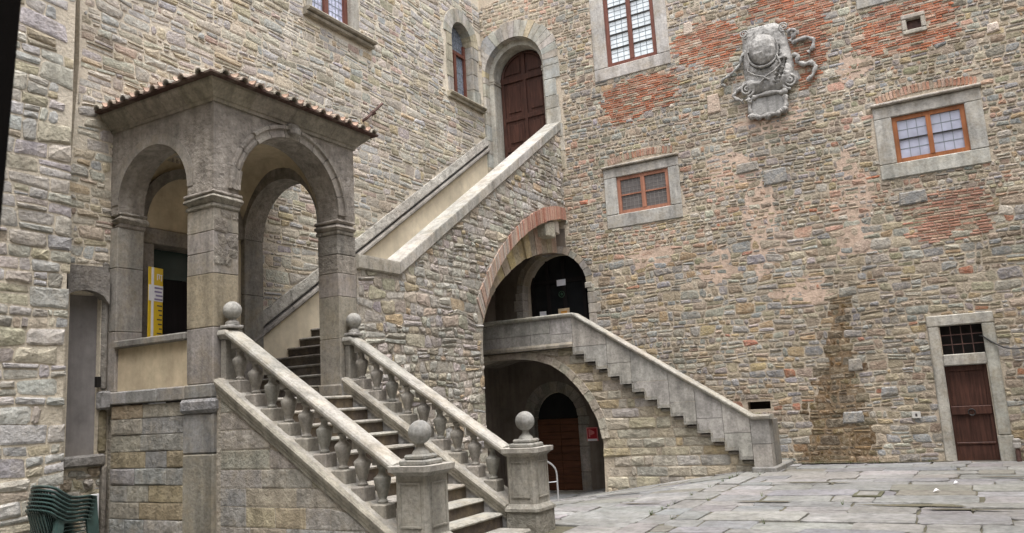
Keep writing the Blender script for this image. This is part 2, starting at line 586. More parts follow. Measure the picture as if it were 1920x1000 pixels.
def rubble(u0, u1, v0, v1, hr, ar, rng, seed, gap=0.012, wav=0.4, split=0.25, holes=(), region=None, size=None, regular=0.0):
    """courses of irregular stones; returns a list of polygons in (u,v)"""
    out = []
    boxes = [(min(p[0] for p in h), max(p[0] for p in h), min(p[1] for p in h), max(p[1] for p in h)) for h in holes]
    rows = [v0]
    while rows[-1] < v1:
        k = size(rows[-1]) if size else 1.0
        rows.append(rows[-1] + rng.uniform(*hr) * k)
    def bd(i, u):
        h = rows[min(i + 1, len(rows) - 1)] - rows[max(i - 1, 0)]
        return rows[i] + wav * 0.5 * h * (noise.noise((u * 0.9, i * 3.7, seed)) + 0.5 * noise.noise((u * 2.6, i * 5.1, seed + 9)))
    for i in range(len(rows) - 1):
        h = rows[i + 1] - rows[i]
        u = u0 - rng.random() * h * 2
        sl0 = 0.0
        while u < u1:
            w = h * rng.uniform(*ar)
            if rng.random() < 0.2:
                w = h * rng.uniform(0.5, 1.0)
            sl1 = rng.uniform(-0.15, 0.15) * h * (1 - regular)
            b0, b1 = bd(i, u), bd(i, u + w)
            t0, t1 = bd(i + 1, u), bd(i + 1, u + w)
            cells = [((u - sl0, b0), (u + w - sl1, b1), (u + w + sl1, t1), (u + sl0, t0))]
            if rng.random() < split and h > hr[0] * 1.25:
                s0 = rng.uniform(0.35, 0.65)
                s1 = s0 + rng.uniform(-0.12, 0.12)
                ml = (u, b0 + (t0 - b0) * s0)
                mr = (u + w, b1 + (t1 - b1) * s1)
                cells = [((u - sl0, b0), (u + w - sl1, b1), mr, ml), (ml, mr, (u + w + sl1, t1), (u + sl0, t0))]
            for q in cells:
                cu = sum(p[0] for p in q) / 4
                cv = sum(p[1] for p in q) / 4
                hh = ((q[3][1] - q[0][1]) + (q[2][1] - q[1][1])) / 2
                if hh < 0.035:
                    continue
                g = gap * rng.uniform(0.7, 1.7)
                bl, br, tr, tl = q
                bl = (bl[0] + g, bl[1] + g)
                br = (br[0] - g, br[1] + g)
                tr = (tr[0] - g, tr[1] - g)
                tl = (tl[0] + g, tl[1] - g)
                P = []
                cs = [bl, br, tr, tl]
                for k in range(4):
                    a, p, n_ = Vector(cs[k - 1]), Vector(cs[k]), Vector(cs[(k + 1) % 4])
                    r_ = rng.uniform(0.06, 0.26) * (1 - 0.6 * regular) * hh
                    la, ln = (a - p).length + 1e-6, (n_ - p).length + 1e-6
                    P.append(tuple(p + (a - p) * min(0.45, r_ / la)))
                    P.append(tuple(p + (n_ - p) * min(0.45, r_ / ln)))
                    if k in (0, 2):
                        mid = (p + n_) / 2
                        P.append((mid.x, mid.y + (rng.uniform(-0.07, 0.07) * (1 - regular)) * hh))
                jj = 0.045 * hh * (1 - 0.7 * regular)
                P = [(p[0] + rng.uniform(-jj, jj), p[1] + rng.uniform(-jj, jj)) for p in P]
                ok = True
                if region:
                    if not inside((cu, cv), region):
                        continue
                    for k in range(len(P)):
                        if not inside(P[k], region):
                            P[k] = nearest(P[k], region)[0]
                rad = max(w, hh)
                for hl, bx in zip(holes, boxes):
                    if cu + rad < bx[0] or cu - rad > bx[1] or cv + rad < bx[2] or cv - rad > bx[3]:
                        continue
                    if inside((cu, cv), hl):
                        ok = False
                        break
                    for k in range(len(P)):
                        if inside(P[k], hl):
                            P[k] = nearest(P[k], hl)[0]
                if ok and abs(area2(P)) > 0.25 * w * hh and abs(area2(P)) > 0.0022:
                    out.append(P)
            u += w
            sl0 = sl1
    return out

def stone_geo(mb, P, mp, proud, rng, c, inset=None, rough=1.0):
    n_ = len(P)
    cx = sum(p[0] for p in P) / n_
    cy = sum(p[1] for p in P) / n_
    sz = min(max(p[1] for p in P) - min(p[1] for p in P), max(p[0] for p in P) - min(p[0] for p in P))
    ins = inset if inset else min(0.03, 0.16 * sz)
    i0 = len(mb.v)
    r0, r1, r2 = [], [], []
    for p in P:
        dx, dy = cx - p[0], cy - p[1]
        L = math.hypot(dx, dy) + 1e-6
        k = min(0.5, ins * rng.uniform(0.7, 1.5) / L)
        # pull in mainly across the short side
        r0.append(mp(p[0], p[1], -0.03))
        r1.append(mp(p[0], p[1], proud * rng.uniform(0.35, 0.7)))
        r2.append(mp(p[0] + dx * k, p[1] + dy * max(k, min(0.5, ins / (abs(dy) + 1e-3))), proud * (1 + rng.uniform(-0.22, 0.25) * rough)))
    ct = mp(cx + rng.uniform(-0.15, 0.15) * sz, cy + rng.uniform(-0.15, 0.15) * sz, proud * (1 + rng.uniform(-0.1, 0.45) * rough))
    F = []
    for k in range(n_):
        k2 = (k + 1) % n_
        F.append((k, k2, n_ + k2, n_ + k))
        F.append((n_ + k, n_ + k2, 2 * n_ + k2, 2 * n_ + k))
        F.append((2 * n_ + k, 2 * n_ + k2, 3 * n_))
    mb.add(r0 + r1 + r2 + [ct], F, c)

def lay(polys, mp, parent, mat, name, tintf, rng, proud=(0.012, 0.035), limit=300, rough=1.0, cluster='rubble', inset=None):
    """the largest-looking stones become parts of their own, the rest one part"""
    keyed = []
    for P in polys:
        cx = sum(p[0] for p in P) / len(P)
        cy = sum(p[1] for p in P) / len(P)
        w = Vector(mp(cx, cy, 0))
        d = w - CAM
        z = d.dot(fw)
        score = 0
        if z > 0.5:
            x, y = d.dot(rx) / z, d.dot(up) / z
            if abs(x) < 0.655 and abs(y) < 0.345:
                nrm = (Vector(mp(cx, cy, 1)) - w)
                score = abs(area2(P)) * abs(nrm.dot(d.normalized())) / (z * z)
        keyed.append((score, P, cx, cy))
    keyed.sort(key=lambda t: -t[0])
    rest = MB()
    nb = 0
    for i, (s_, P, cx, cy) in enumerate(keyed):
        if area2(P) < 0:
            P = P[::-1]
        c = tintf(cx, cy, rng)
        pr = rng.uniform(*proud)
        if i < limit and s_ > 0:
            mb = MB()
            stone_geo(mb, P, mp, pr, rng, c, inset, rough)
            mb.build(name, mat, parent, recalc=False)
            nb += 1
        else:
            stone_geo(rest, P, mp, pr, rng, c, inset, rough)
    if rest.f:
        rest.build(cluster, mat, parent, recalc=False, kind='stuff')

def rect(a, b, c, d):
    return [(a, c), (b, c), (b, d), (a, d)]

def arch_poly(cx, hw, z0, zs, n=18, rise=None):
    """closed outline of an arched opening"""
    rise = rise or hw
    P = [(cx - hw, z0), (cx + hw, z0)]
    for k in range(n + 1):
        a = math.pi * k / n
        P.append((cx + hw * math.cos(a), zs + rise * math.sin(a)))
    return P

def grow(poly, g=0.014):
    """the same outline a little larger, so that jamb stones stand clear of the wall's own cut"""
    cx = (min(p[0] for p in poly) + max(p[0] for p in poly)) / 2
    cy = (min(p[1] for p in poly) + max(p[1] for p in poly)) / 2
    hw = max(p[0] for p in poly) - cx
    hh = max(p[1] for p in poly) - cy
    return [(cx + (p[0] - cx) * (1 + g / hw), cy + (p[1] - cy) * (1 + g / hh)) for p in poly]

# ------------------------------------------------------------------ layout planes (metres)
YM = 19.6      # main wall
XL = -11.6     # left wall
XS = -9.22     # outer face of stair and loggia
YL, YB = 7.78, 10.86   # loggia front and back
XB = -11.35    # proud wall block on the far left
LZ = 2.04      # loggia floor
def MPM(u, v, d): return (u, YM - d, v)
def MPL(u, v, d): return (XL + d, u, v)
def MPS(u, v, d): return (XS + d, u, v)
def MPF(u, v, d): return (u, YL - d, v)
def MPK(u, v, d): return (XB + d, u, v)

def gz(x, y):
    """height of the courtyard floor: it dips towards the cellar door"""
    t = max(0.0, min(1.0, (-4.7 - x) / 4.4))
    u = max(0.0, min(1.0, (y - 11.5) / 6.5))
    return -0.62 * t ** 1.05 * u * u * (3 - 2 * u) - 0.06 * max(0.0, min(1.0, (15 - y) / 5))

GREY = (0.325, 0.305, 0.27)
COOL = (0.30, 0.30, 0.29)
TAN = (0.38, 0.325, 0.245)
OCHRE = (0.37, 0.285, 0.175)
BROWN = (0.27, 0.215, 0.16)
OLIVE = (0.31, 0.275, 0.195)
PALE = (0.48, 0.45, 0.385)
PINK = (0.45, 0.30, 0.22)
RED = (0.43, 0.165, 0.092)
STONE = (0.33, 0.315, 0.28)      # dressed grey sandstone
DSTONE = (0.24, 0.22, 0.19)

# ================================================================== GROUND
def make_ground():
    mb = MB()
    xs = [-60, -30, -14] + [-12 + 0.5 * k for k in range(0, 33)] + [6, 9, 14, 30, 60]
    ys = [-60, -30, -10, -4, 0] + [1 + 0.6 * k for k in range(0, 32)] + [19.9, 22, 30, 60]
    V = [(x, y, gz(x, y) - 0.02) for y in ys for x in xs]
    W = len(xs)
    F = [(j * W + i, j * W + i + 1, (j + 1) * W + i + 1, (j + 1) * W + i) for j in range(len(ys) - 1) for i in range(W - 1)]
    mb.add(V, F)
    g = mb.build('ground', M_JOINT, recalc=False)
    tag(g, 'grey flagstone courtyard floor with mossy joints', None, None, 'structure')
    rng = random.Random(11)
    slabs = []
    def rows(xa, xb, ya, yb, hr, wr):
        y = ya
        while y < yb - 0.1:
            h = rng.uniform(*hr)
            if y + h > yb - 0.25:
                h = yb - y
            x = xa - (0 if rng.random() < 0.5 else 0)
            first = True
            while x < xb - 0.05:
                w = rng.uniform(*wr)
                if first:
                    w *= rng.uniform(0.4, 1)
                    first = False
                if x + w > xb - 0.3:
                    w = xb - x
                if rng.random() < 0.12 and h > 0.6:
                    hh = h * rng.uniform(0.4, 0.6)
                    slabs.append((x, x + w, y, y + hh))
                    slabs.append((x, x + w, y + hh, y + h))
                else:
                    slabs.append((x, x + w, y, y + h))
                x += w
            y += h
    rows(-4.15, 4.6, 9.0, YM - 0.02, (0.42, 0.78), (0.55, 1.45))
    rows(-11.58, -4.6, 11.0, YM - 0.02, (0.40, 0.75), (0.5, 1.25))
    y = 9.0
    while y < YM - 0.1:
        h = min(rng.uniform(0.6, 1.3), YM - 0.02 - y)
        slabs.append((-4.6, -4.15, y, y + h))
        y += h
    rows(-5.3, -4.6, 9.0, 11.0, (0.5, 0.8), (0.5, 0.7))
    rows(-11.3, 4.6, 4.0, 7.2, (0.6, 1.0), (0.9, 1.8))
    rows(-9.0, 4.6, 7.2, 9.0, (0.6, 0.9), (0.9, 1.8))
    pal = [(4, (0.215, 0.212, 0.203)), (3, (0.20, 0.202, 0.203)), (1.2, (0.218, 0.212, 0.198)), (1.6, (0.245, 0.243, 0.234)), (0.8, (0.175, 0.168, 0.148))]
    extra = MB()
    n_ = 0
    for (x0, x1, y0, y1) in slabs:
        cxm, cym = (x0 + x1) / 2, (y0 + y1) / 2
        if cxm < -5.9 and 7.6 < cym < 11.0:
            continue
        g_ = rng.uniform(0.004, 0.015)
        q = [(x0 + g_, y0 + g_), (x1 - g_, y0 + g_), (x1 - g_, y1 - g_), (x0 + g_, y1 - g_)]
        q = [(a + rng.uniform(-0.03, 0.03), b + rng.uniform(-0.03, 0.03)) for a, b in q]
        P = []
        for k in range(4):
            a, b = Vector(q[k]), Vector(q[(k + 1) % 4])
            cc = rng.uniform(0.02, 0.10)
            L = (b - a).length
            P.append(tuple(a + (b - a) * min(0.3, cc / L)))
            md = (a + b) / 2
            P.append((md.x + rng.uniform(-0.022, 0.022), md.y + rng.uniform(-0.022, 0.022)))
            P.append(tuple(b - (b - a) * min(0.3, cc / L)))
        dz = rng.uniform(-0.012, 0.010)
        tx, ty = rng.uniform(-0.014, 0.014), rng.uniform(-0.014, 0.014)
        nP = len(P)
        top = [(p[0], p[1], gz(p[0], p[1]) + dz - 0.007 + tx * (p[0] - cxm) + ty * (p[1] - cym)) for p in P]
        bot = [(p[0], p[1], gz(p[0], p[1]) - 0.06) for p in P]
        inn = [(p[0] + (cxm - p[0]) * 0.03, p[1] + (cym - p[1]) * 0.03, gz(p[0], p[1]) + dz + tx * (p[0] - cxm) + ty * (p[1] - cym)) for p in P]
        ct = (cxm, cym, gz(cxm, cym) + dz + rng.uniform(-0.008, 0.003))
        mb = MB() if n_ < 300 else extra
        F = []
        for k in range(nP):
            k2 = (k + 1) % nP
            F += [(k, k2, nP + k2, nP + k), (nP + k, nP + k2, 2 * nP + k2, 2 * nP + k), (2 * nP + k, 2 * nP + k2, 3 * nP)]
        mb.add(bot + top + inn + [ct], F, pick(rng, pal))
        if mb is not extra:
            mb.build('flagstone', M_PAVE, g, recalc=False)
        n_ += 1
    if extra.f:
        extra.build('paving', M_PAVE, g, recalc=False, kind='stuff')
    # small square stone let into the paving, in a mossy frame
    d = MB()
    d.box(-1.97, -1.55, 14.02, 14.62, gz(-1.7, 14.3) - 0.03, gz(-1.7, 14.3) + 0.016, (0.10, 0.10, 0.06))
    d.box(-1.91, -1.61, 14.09, 14.55, gz(-1.7, 14.3) - 0.03, gz(-1.7, 14.3) + 0.021, (0.22, 0.215, 0.2))
    d.build('drain_stone', M_PAVE, g)
    # moss and dirt lying in worn hollows and along the foot of the wall
    mo = MB()
    def patch(cx, cy, ra, rb, sd_):
        P = []
        for k in range(36):
            a = 2 * math.pi * k / 36
            q = 1 + 0.7 * noise.noise((math.cos(a) * 1.6, math.sin(a) * 1.6, sd_)) + 0.35 * noise.noise((math.cos(a) * 6, math.sin(a) * 6, sd_ + 4))
            P.append((cx + ra * q * math.cos(a), cy + rb * q * math.sin(a)))
        c = (cx, cy, gz(cx, cy) + 0.017)
        V = [(p[0], p[1], gz(*p) + 0.016) for p in P] + [c]
        mo.add(V, [(k, (k + 1) % 36, 36) for k in range(36)], (0.10, 0.09, 0.065))
    for k, (x, y, a, b) in enumerate(((-0.9, 13.15, 0.75, 0.10), (-0.35, 12.85, 0.45, 0.05), (0.9, 14.0, 0.5, 0.09), (-3.2, 13.4, 0.4, 0.06), (-5.2, 13.1, 0.3, 0.05),
                                      (-2.9, 15.8, 0.6, 0.05), (-6.2, 15.0, 0.35, 0.06), (0.2, 16.6, 0.4, 0.06))):
        patch(x, y, a, b, k * 2.3)
    for k in range(26):
        x = -3.8 + 0.32 * k
        if -0.9 < x < 0.5:
            continue
        patch(x, YM - 0.06, 0.22, 0.05 + 0.05 * rng.random(), 40 + k)
    mo.build('moss_patch', M_JOINT, g, recalc=False, kind='stuff')
    # tufts of grass rooted in the joints
    wd = MB()
    for k in range(70):
        if k < 34:
            x, y = rng.uniform(-3.7, 3.5), YM - rng.uniform(0.02, 0.08)
            if -0.95 < x < 0.5:
                continue
        else:
            x, y = rng.choice(((-4.6, 0), (-4.15, 0), (rng.uniform(-4, 2), 1)))
            y = rng.uniform(11.0, 18.5) if y == 0 else rng.uniform(11.0, 19.0)
            if rng.random() < 0.5:
                continue
        z = gz(x, y)
        for b in range(rng.randint(5, 11)):
            a = rng.random() * 6.28
            L = rng.uniform(0.03, 0.085)
            dx, dy = math.cos(a), math.sin(a)
            bx_, by_ = x + dx * 0.02 * rng.random(), y + dy * 0.02 * rng.random()
            wd.add([(bx_ - dy * 0.005, by_ + dx * 0.005, z - 0.01), (bx_ + dy * 0.005, by_ - dx * 0.005, z - 0.01), (bx_ + dx * L * 0.6, by_ + dy * L * 0.6, z + L)], [(0, 1, 2)], (0.09, 0.13, 0.035))
    o = wd.build('weeds', stone_mat('weed_blades', fine=20, bump=0, streak=0, blotch=0.1), None, recalc=False, kind='stuff')
    o['label'] = 'small green weeds in paving joints and along the wall foot'
make_ground()

# the rest of the courtyard: plain wings behind and to the right of the viewer
def make_wings():
    mb = MB()
    mb.box(4.8, 5.6, -1.2, YM - 0.01, -1.0, 13.0)
    mb.box(-12.4, -1.9, -2.0, -1.2, -1.0, 13.0)
    mb.box(1.9, 5.6, -2.0, -1.21, -1.0, 13.0)
    mb.box(-1.899, 1.899, -2.0, -1.2, 3.6, 13.0)
    o = mb.build('courtyard_walls', M_MORTAR, None)
    tag(o, 'plain walls closing the courtyard', None, None, 'structure')
    mb = MB()
    mb.box(-12.4, XB - 0.002, -1.2, 0.6, -1, 14)
    mb.build('side_wall', M_MORTAR_L, o)
make_wings()

# ================================================================== MAIN WALL
arch_upper_out = arch_poly(-10.54, 1.48, 7.9, 11.3)
arch_mid_out = arch_poly(-9.7, 1.16, 2.4, 4.73)
HOLE_MAIN = {
    'w1': rect(-7.63, -6.21, 10.56, 13.6),
    'small': rect(-7.65, -6.22, 6.47, 7.48),
    'w2': rect(-0.94, 0.51, 6.53, 7.60),
    'vent': rect(-0.36, -0.07, 9.53, 9.79),
    'w4': rect(-1.0, 0.3, 10.65, 13.5),
    'grille': rect(-0.57, 0.2, 2.22, 2.83),
    'door': rect(-0.63, 0.17, 0.0, 1.98),
    'upper': arch_poly(-10.54, 0.97, 8.1, 11.3),
    'mid': arch_poly(-9.7, 0.98, 2.95, 4.73),
    'low': arch_poly(-9.92, 0.66, -0.62, 1.30),
    'slot': rect(-4.80, -4.30, 1.27, 1.42),
}
BRICK_PATCH = [
    [(-7.88, 9.95), (-7.07, 10.12), (-5.75, 10.12), (-5.80, 9.15), (-6.6, 9.0), (-7.3, 8.86), (-7.92, 8.92)],
    [(-5.80, 10.85), (-5.21, 11.1), (-4.2, 11.0), (-3.95, 10.5), (-4.2, 9.9), (-4.76, 9.7), (-5.75, 10.2)],
    [(-4.0, 10.75), (-3.6, 11.3), (-2.5, 11.4), (-1.75, 11.1), (-1.95, 10.01), (-2.2, 9.04), (-2.75, 8.7), (-3.0, 9.5), (-3.1, 10.5)],
    [(-1.45, 9.75), (-0.96, 10.27), (0.67, 10.2), (0.63, 9.15), (-0.11, 8.98), (-1.0, 9.05), (-1.5, 9.2)],
    [(-0.86, 5.67), (-0.22, 5.78), (0.69, 5.69), (0.72, 4.75), (0.04, 4.57), (-0.7, 4.7)],
]

def make_main_wall():
    rng = random.Random(5)
    w = MB()
    w.prism([(-12.4, -1.2), (9.0, -1.2), (9.0, 14.0), (-12.4, 14.0)], MPM, -0.9, 0.0, holes=[grow(h_) for h_ in HOLE_MAIN.values()])
    wall = w.build('palace_wall', M_MORTAR, recalc=False)
    tag(wall, 'tall rubble stone palace front with red brick patches and grey framed windows', 'wall')
    holes = [rect(-8.02, -5.87, 10.22, 14.2), rect(-8.0, -5.93, 6.11, 7.82), rect(-1.3, 0.85, 6.19, 7.95),
             rect(-0.46, 0.03, 9.43, 9.90), rect(-1.33, 0.63, 10.32, 14.2), rect(-0.82, 0.44, -0.1, 3.05),
             arch_upper_out, arch_mid_out, arch_poly(-9.92, 0.95, -0.8, 1.3),
             [(-7.86, 7.82), (-5.98, 7.82), (-5.98, 8.02), (-6.9, 8.1), (-7.86, 8.0)],
             [(-1.25, 7.95), (0.82, 7.95), (0.82, 8.1), (-0.2, 8.22), (-1.25, 8.1)],
             rect(-4.84, -4.26, 1.24, 1.46),
             rect(-11.7, -9.24, -1, 8.3), [(-11.7, -1), (-7.6, -1), (-7.75, 1.6), (-8.4, 2.75), (-11.7, 2.75)]]
    region = [(-11.6, -0.9), (4.6, -0.9), (4.6, 13.6), (-11.6, 13.6)]
    lower_stair = [(-8.4, 3.2), (-4.4, 0.5), (-4.0, -0.2), (-7.9, -0.9), (-7.9, 2.4)]
    brick_core = lambda u, v: any(inside((u, v), p) and nearest((u, v), p)[1] > 0.10 + 0.34 * max(0.0, noise.noise((u * 2.3, v * 4.0, 20 + i)) - 0.26) * 2 + 0.2 * noise.noise((u * 1.9, v * 3.0, i * 3.1)) for i, p in enumerate(BRICK_PATCH))
    polys = rubble(-11.6, 4.6, -0.9, 13.4, (0.095, 0.20), (0.9, 2.5), rng, 3.3, gap=0.011, wav=0.55, regular=0.1,
                   size=lambda z: 1.0 if z < 5.4 else 0.82, split=0.34, holes=holes + [lower_stair], region=region)
    polys = [P for P in polys if not brick_core(sum(p[0] for p in P) / len(P), sum(p[1] for p in P) / len(P))]
    up_pal = [(2.0, TAN), (2.6, GREY), (1.6, COOL), (1.7, OLIVE), (0.6, OCHRE), (0.8, BROWN), (0.7, PINK), (0.4, PALE), (0.8, (0.25, 0.235, 0.20)), (0.22, (0.38, 0.22, 0.15))]
    lo_pal = [(2.4, TAN), (3.0, GREY), (1.6, COOL), (0.8, OCHRE), (1.0, OLIVE), (0.8, BROWN), (0.3, PALE), (0.12, (0.35, 0.17, 0.11))]
    band = [(2.4, TAN), (2.0, PINK), (1.4, PALE), (1.6, GREY), (0.8, OCHRE), (0.15, RED)]
    corner = [(2, TAN), (2, (0.40, 0.34, 0.26)), (1, GREY), (1, PINK)]
    def tint(u, v, r):
        k = noise.noise((u * 0.45, v * 0.45, 7.0))
        if u < -9.05:
            c = pick(r, corner, 0.18)
        elif v < 5.2:
            c = pick(r, lo_pal, 0.2)
        elif v < 7.9 and k > 0.12:
            c = pick(r, band, 0.2)
        else:
            c = pick(r, up_pal, 0.24)
        # iron-coloured water stain running down below the old drain hole
        hw_ = 0.16 + 0.74 * max(0.0, (3.7 - v) / 3.7) ** 1.5
        if -0.1 < v < 3.7 and abs(u + 2.52 + 0.42 * (3.7 - v) / 3.7) < hw_ * (1 + 0.5 * noise.noise((u * 3, v * 2, 1))):
            s_ = r.uniform(0.34, 0.66)
            c = (c[0] * s_ * 1.02, c[1] * s_ * 0.84, c[2] * s_ * 0.62)
        return c
    lay(polys, MPM, wall, M_RUBBLE, 'stone', tint, rng, proud=(0.006, 0.024))
    sp_, sq_ = [], []
    for k in range(30):
        v = 3.75 - 3.85 * k / 29
        hw_ = 0.13 + 0.72 * max(0.0, (3.7 - v) / 3.7) ** 1.5
        cu_ = -2.52 - 0.42 * (3.7 - v) / 3.7
        sp_.append((cu_ - hw_ * (1 + 0.45 * noise.noise((v * 2.1, 3.0, 1.0)) + 0.2 * noise.noise((v * 7, 5.0, 1.0))), v))
        sq_.append((cu_ + hw_ * (1 + 0.45 * noise.noise((v * 2.1, 9.0, 4.0)) + 0.2 * noise.noise((v * 7, 1.0, 7.0))), v))
    mb = MB()
    mb.prism(sp_ + sq_[::-1], MPM, -0.002, 0.0045, back=False)
    mb.build('damp_stain', M_DAMP, wall)
    # thin pinkish render left over in patches between the stones
    for (cx_, cz_, ra, rb, sd_) in ((-4.7, 7.0, 0.75, 0.45, 1), (-4.0, 5.6, 0.5, 0.95, 2), (-1.95, 6.0, 0.42, 0.75, 3), (-2.0, 4.9, 0.5, 0.4, 4), (-3.6, 8.15, 0.7, 0.32, 5),
                                   (-6.9, 5.2, 0.6, 0.35, 6), (-1.6, 8.95, 0.4, 0.25, 7), (-5.2, 4.7, 0.5, 0.4, 8), (-3.2, 3.9, 0.6, 0.3, 9)):
        P = []
        for k in range(40):
            a = 2 * math.pi * k / 40
            q = 1 + 0.75 * noise.noise((math.cos(a) * 1.4, math.sin(a) * 1.4, sd_ * 5.0)) + 0.35 * noise.noise((math.cos(a) * 5, math.sin(a) * 5, sd_ * 3.0))
            P.append((cx_ + ra * q * math.cos(a), cz_ + rb * q * math.sin(a)))
        mb = MB()
        mb.prism(P, MPM, -0.002, 0.008 + 0.0006 * sd_, back=False)
        mb.build('plaster_patch', M_PINKPL, wall)
    # big pale or grey patch stones let in later
    for (a, b, c, d, t) in ((-3.87, -3.32, 6.55, 6.92, COOL), (-4.5, -3.95, 6.95, 7.2, GREY), (-5.05, -4.72, 8.62, 9.12, (0.50, 0.40, 0.32)),
                            (-5.47, -5.22, 10.86, 11.2, (0.55, 0.46, 0.38)), (1.14, 1.38, 9.02, 9.24, (0.55, 0.47, 0.40)),
                            (-1.02, -0.45, 5.55, 5.85, COOL), (-2.5, -2.2, 2.0, 2.28, GREY), (-1.36, -1.2, 0.92, 1.06, PALE),
                            (-1.9, -1.55, 1.42, 1.62, COOL), (-2.75, -2.3, 0.86, 1.12, COOL)):
        mb = MB()
        stone_geo(mb, [(a, c), ((a + b) / 2, c), (b, c + 0.02), (b, (c + d) / 2), (b - 0.02, d), (a + 0.03, d - 0.01)], MPM, 0.045, rng, t, rough=0.4)
        mb.build('stone', M_RUBBLE, wall, recalc=False)
    # plastered wall under the stairs, round the two arched doors
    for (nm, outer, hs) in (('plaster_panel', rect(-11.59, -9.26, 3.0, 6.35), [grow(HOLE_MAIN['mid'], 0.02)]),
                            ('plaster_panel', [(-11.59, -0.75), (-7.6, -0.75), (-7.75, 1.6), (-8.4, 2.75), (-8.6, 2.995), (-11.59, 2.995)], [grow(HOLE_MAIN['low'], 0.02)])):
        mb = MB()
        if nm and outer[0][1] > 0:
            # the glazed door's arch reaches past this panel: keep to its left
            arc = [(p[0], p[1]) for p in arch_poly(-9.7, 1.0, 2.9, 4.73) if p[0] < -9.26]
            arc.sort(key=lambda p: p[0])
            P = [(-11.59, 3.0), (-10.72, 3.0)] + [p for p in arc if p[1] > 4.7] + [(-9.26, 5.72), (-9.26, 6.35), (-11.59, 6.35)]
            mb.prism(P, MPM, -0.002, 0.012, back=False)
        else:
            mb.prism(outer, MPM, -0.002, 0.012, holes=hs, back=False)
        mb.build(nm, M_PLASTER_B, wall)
    # brick patches
    bricks = []
    for pi, patch in enumerate(BRICK_PATCH):
        x0, x1 = min(p[0] for p in patch), max(p[0] for p in patch)
        z0, z1 = min(p[1] for p in patch), max(p[1] for p in patch)
        z = z0
        while z < z1:
            h = rng.uniform(0.048, 0.062)
            x = x0 - rng.random() * 0.2
            while x < x1:
                L = rng.choice((0.13, 0.25, 0.26, 0.27)) * rng.uniform(0.9, 1.05)
                c = (x + L / 2, z + h / 2 + 0.02 * noise.noise((x * 1.5, pi, z)))
                ragged = noise.noise((c[0] * 1.9, c[1] * 3.0, pi * 3.1)) * 0.24 + 0.34 * max(0.0, noise.noise((c[0] * 2.3, c[1] * 4.0, 20 + pi)) - 0.26) * 2 + rng.uniform(-0.05, 0.07)
                _, dist = nearest(c, patch)
                hit_hole = any(inside(c, h_) for h_ in holes[:12])
                if not hit_hole and ((inside(c, patch) and dist > ragged - 0.05) or (not inside(c, patch) and dist < ragged - 0.06)):
                    bricks.append((c[0] - L / 2 + 0.006, c[0] + L / 2 - 0.006, c[1] - h / 2 + 0.006, c[1] + h / 2 - 0.006, pi))
                x += L
            z += h + 0.004
    bricks.sort(key=lambda b: -(b[1] - b[0]) / ((b[0] * fw.x + YM * fw.y + (b[2] - 1.8) * fw.z) ** 2))
    rest = MB()
    bp = [(3, RED), (2, (0.42, 0.205, 0.135)), (0.8, (0.32, 0.135, 0.09)), (1.4, (0.45, 0.30, 0.22)), (0.6, (0.48, 0.41, 0.32)), (0.5, BROWN), (0.4, TAN)]
    bpale = [(2, (0.42, 0.24, 0.18)), (2, (0.40, 0.21, 0.15)), (1, PINK), (1, TAN)]
    for i, (a, b, c, d, pi) in enumerate(bricks):
        mb = MB() if i < 240 else rest
        e = 0.006
        P = [(a, c), ((a + b) / 2, c + rng.uniform(-e, e)), (b, c + rng.uniform(-e, e)), (b, d), ((a + b) / 2, d + rng.uniform(-e, e)), (a, d)]
        stone_geo(mb, P, MPM, rng.uniform(0.004, 0.024), rng, pick(rng, bpale if pi == 4 else bp), inset=0.007, rough=0.6)
        if i < 240:
            mb.build('brick', M_BRICK, wall, recalc=False)
    # relieving arches over the two small windows
    for (xa, xb, zc, sag) in ((-7.84, -6.0, 7.84, 0.10), (-1.2, 0.8, 7.97, 0.12)):
        n_ = 27
        for k in range(n_):
            t = (k + 0.5) / n_
            x = xa + (xb - xa) * t
            zz = zc + sag * (1 - (2 * t - 1) ** 2)
            lean = (t - 0.5) * 0.05
            wd = (xb - xa) / n_ / 2 - 0.006
            P = [(x - wd, zz - 0.02), (x + wd, zz - 0.02), (x + wd + lean, zz + 0.07), (x + wd + lean, zz + 0.16 + rng.uniform(-.02, .02)), (x - wd + lean, zz + 0.16), (x - wd + lean, zz + 0.07)]
            mb = MB()
            stone_geo(mb, P, MPM, rng.uniform(0.008, 0.026), rng, pick(rng, [(2, (0.41, 0.25, 0.18)), (2, (0.45, 0.32, 0.245)), (1, TAN), (1, (0.40, 0.21, 0.14))]), inset=0.007, rough=0.5)
            mb.build('brick', M_BRICK, wall, recalc=False)
    if rest.f:
        rest.build('brickwork', M_BRICK, wall, recalc=False, kind='stuff')
    return wall, rng
WALL, rngM = make_main_wall()

def frame_blocks(mb_parent, x0, x1, z0, z1, ix0, ix1, iz0, iz1, mp, proud, tint, rng, sill=True, depth=0.30, top=True):
    """four dressed blocks round an opening: jambs between lintel and sill"""
    def blk(a, b, c, d, t, nm):
        mb = MB()
        lo, hi = mp(a, c, -depth), mp(b, d, proud)
        mb.cbox(min(lo[0], hi[0]), max(lo[0], hi[0]), min(lo[1], hi[1]), max(lo[1], hi[1]), c, d, 0.012, t, 1.0, rng)
        mb.build(nm, M_ASHLAR, mb_parent)
    if sill:
        blk(x0, x1, z0, iz0, jit(tint, rng, .05), 'sill')
    if top:
        blk(x0, x1, iz1, z1, jit(tint, rng, .05), 'lintel')
    g = 0.003
    blk(x0, ix0, (iz0 if sill else z0) + g, (iz1 if top else z1) - g, jit(tint, rng, .05), 'jamb')
    blk(ix1, x1, (iz0 if sill else z0) + g, (iz1 if top else z1) - g, jit(tint, rng, .05), 'jamb')

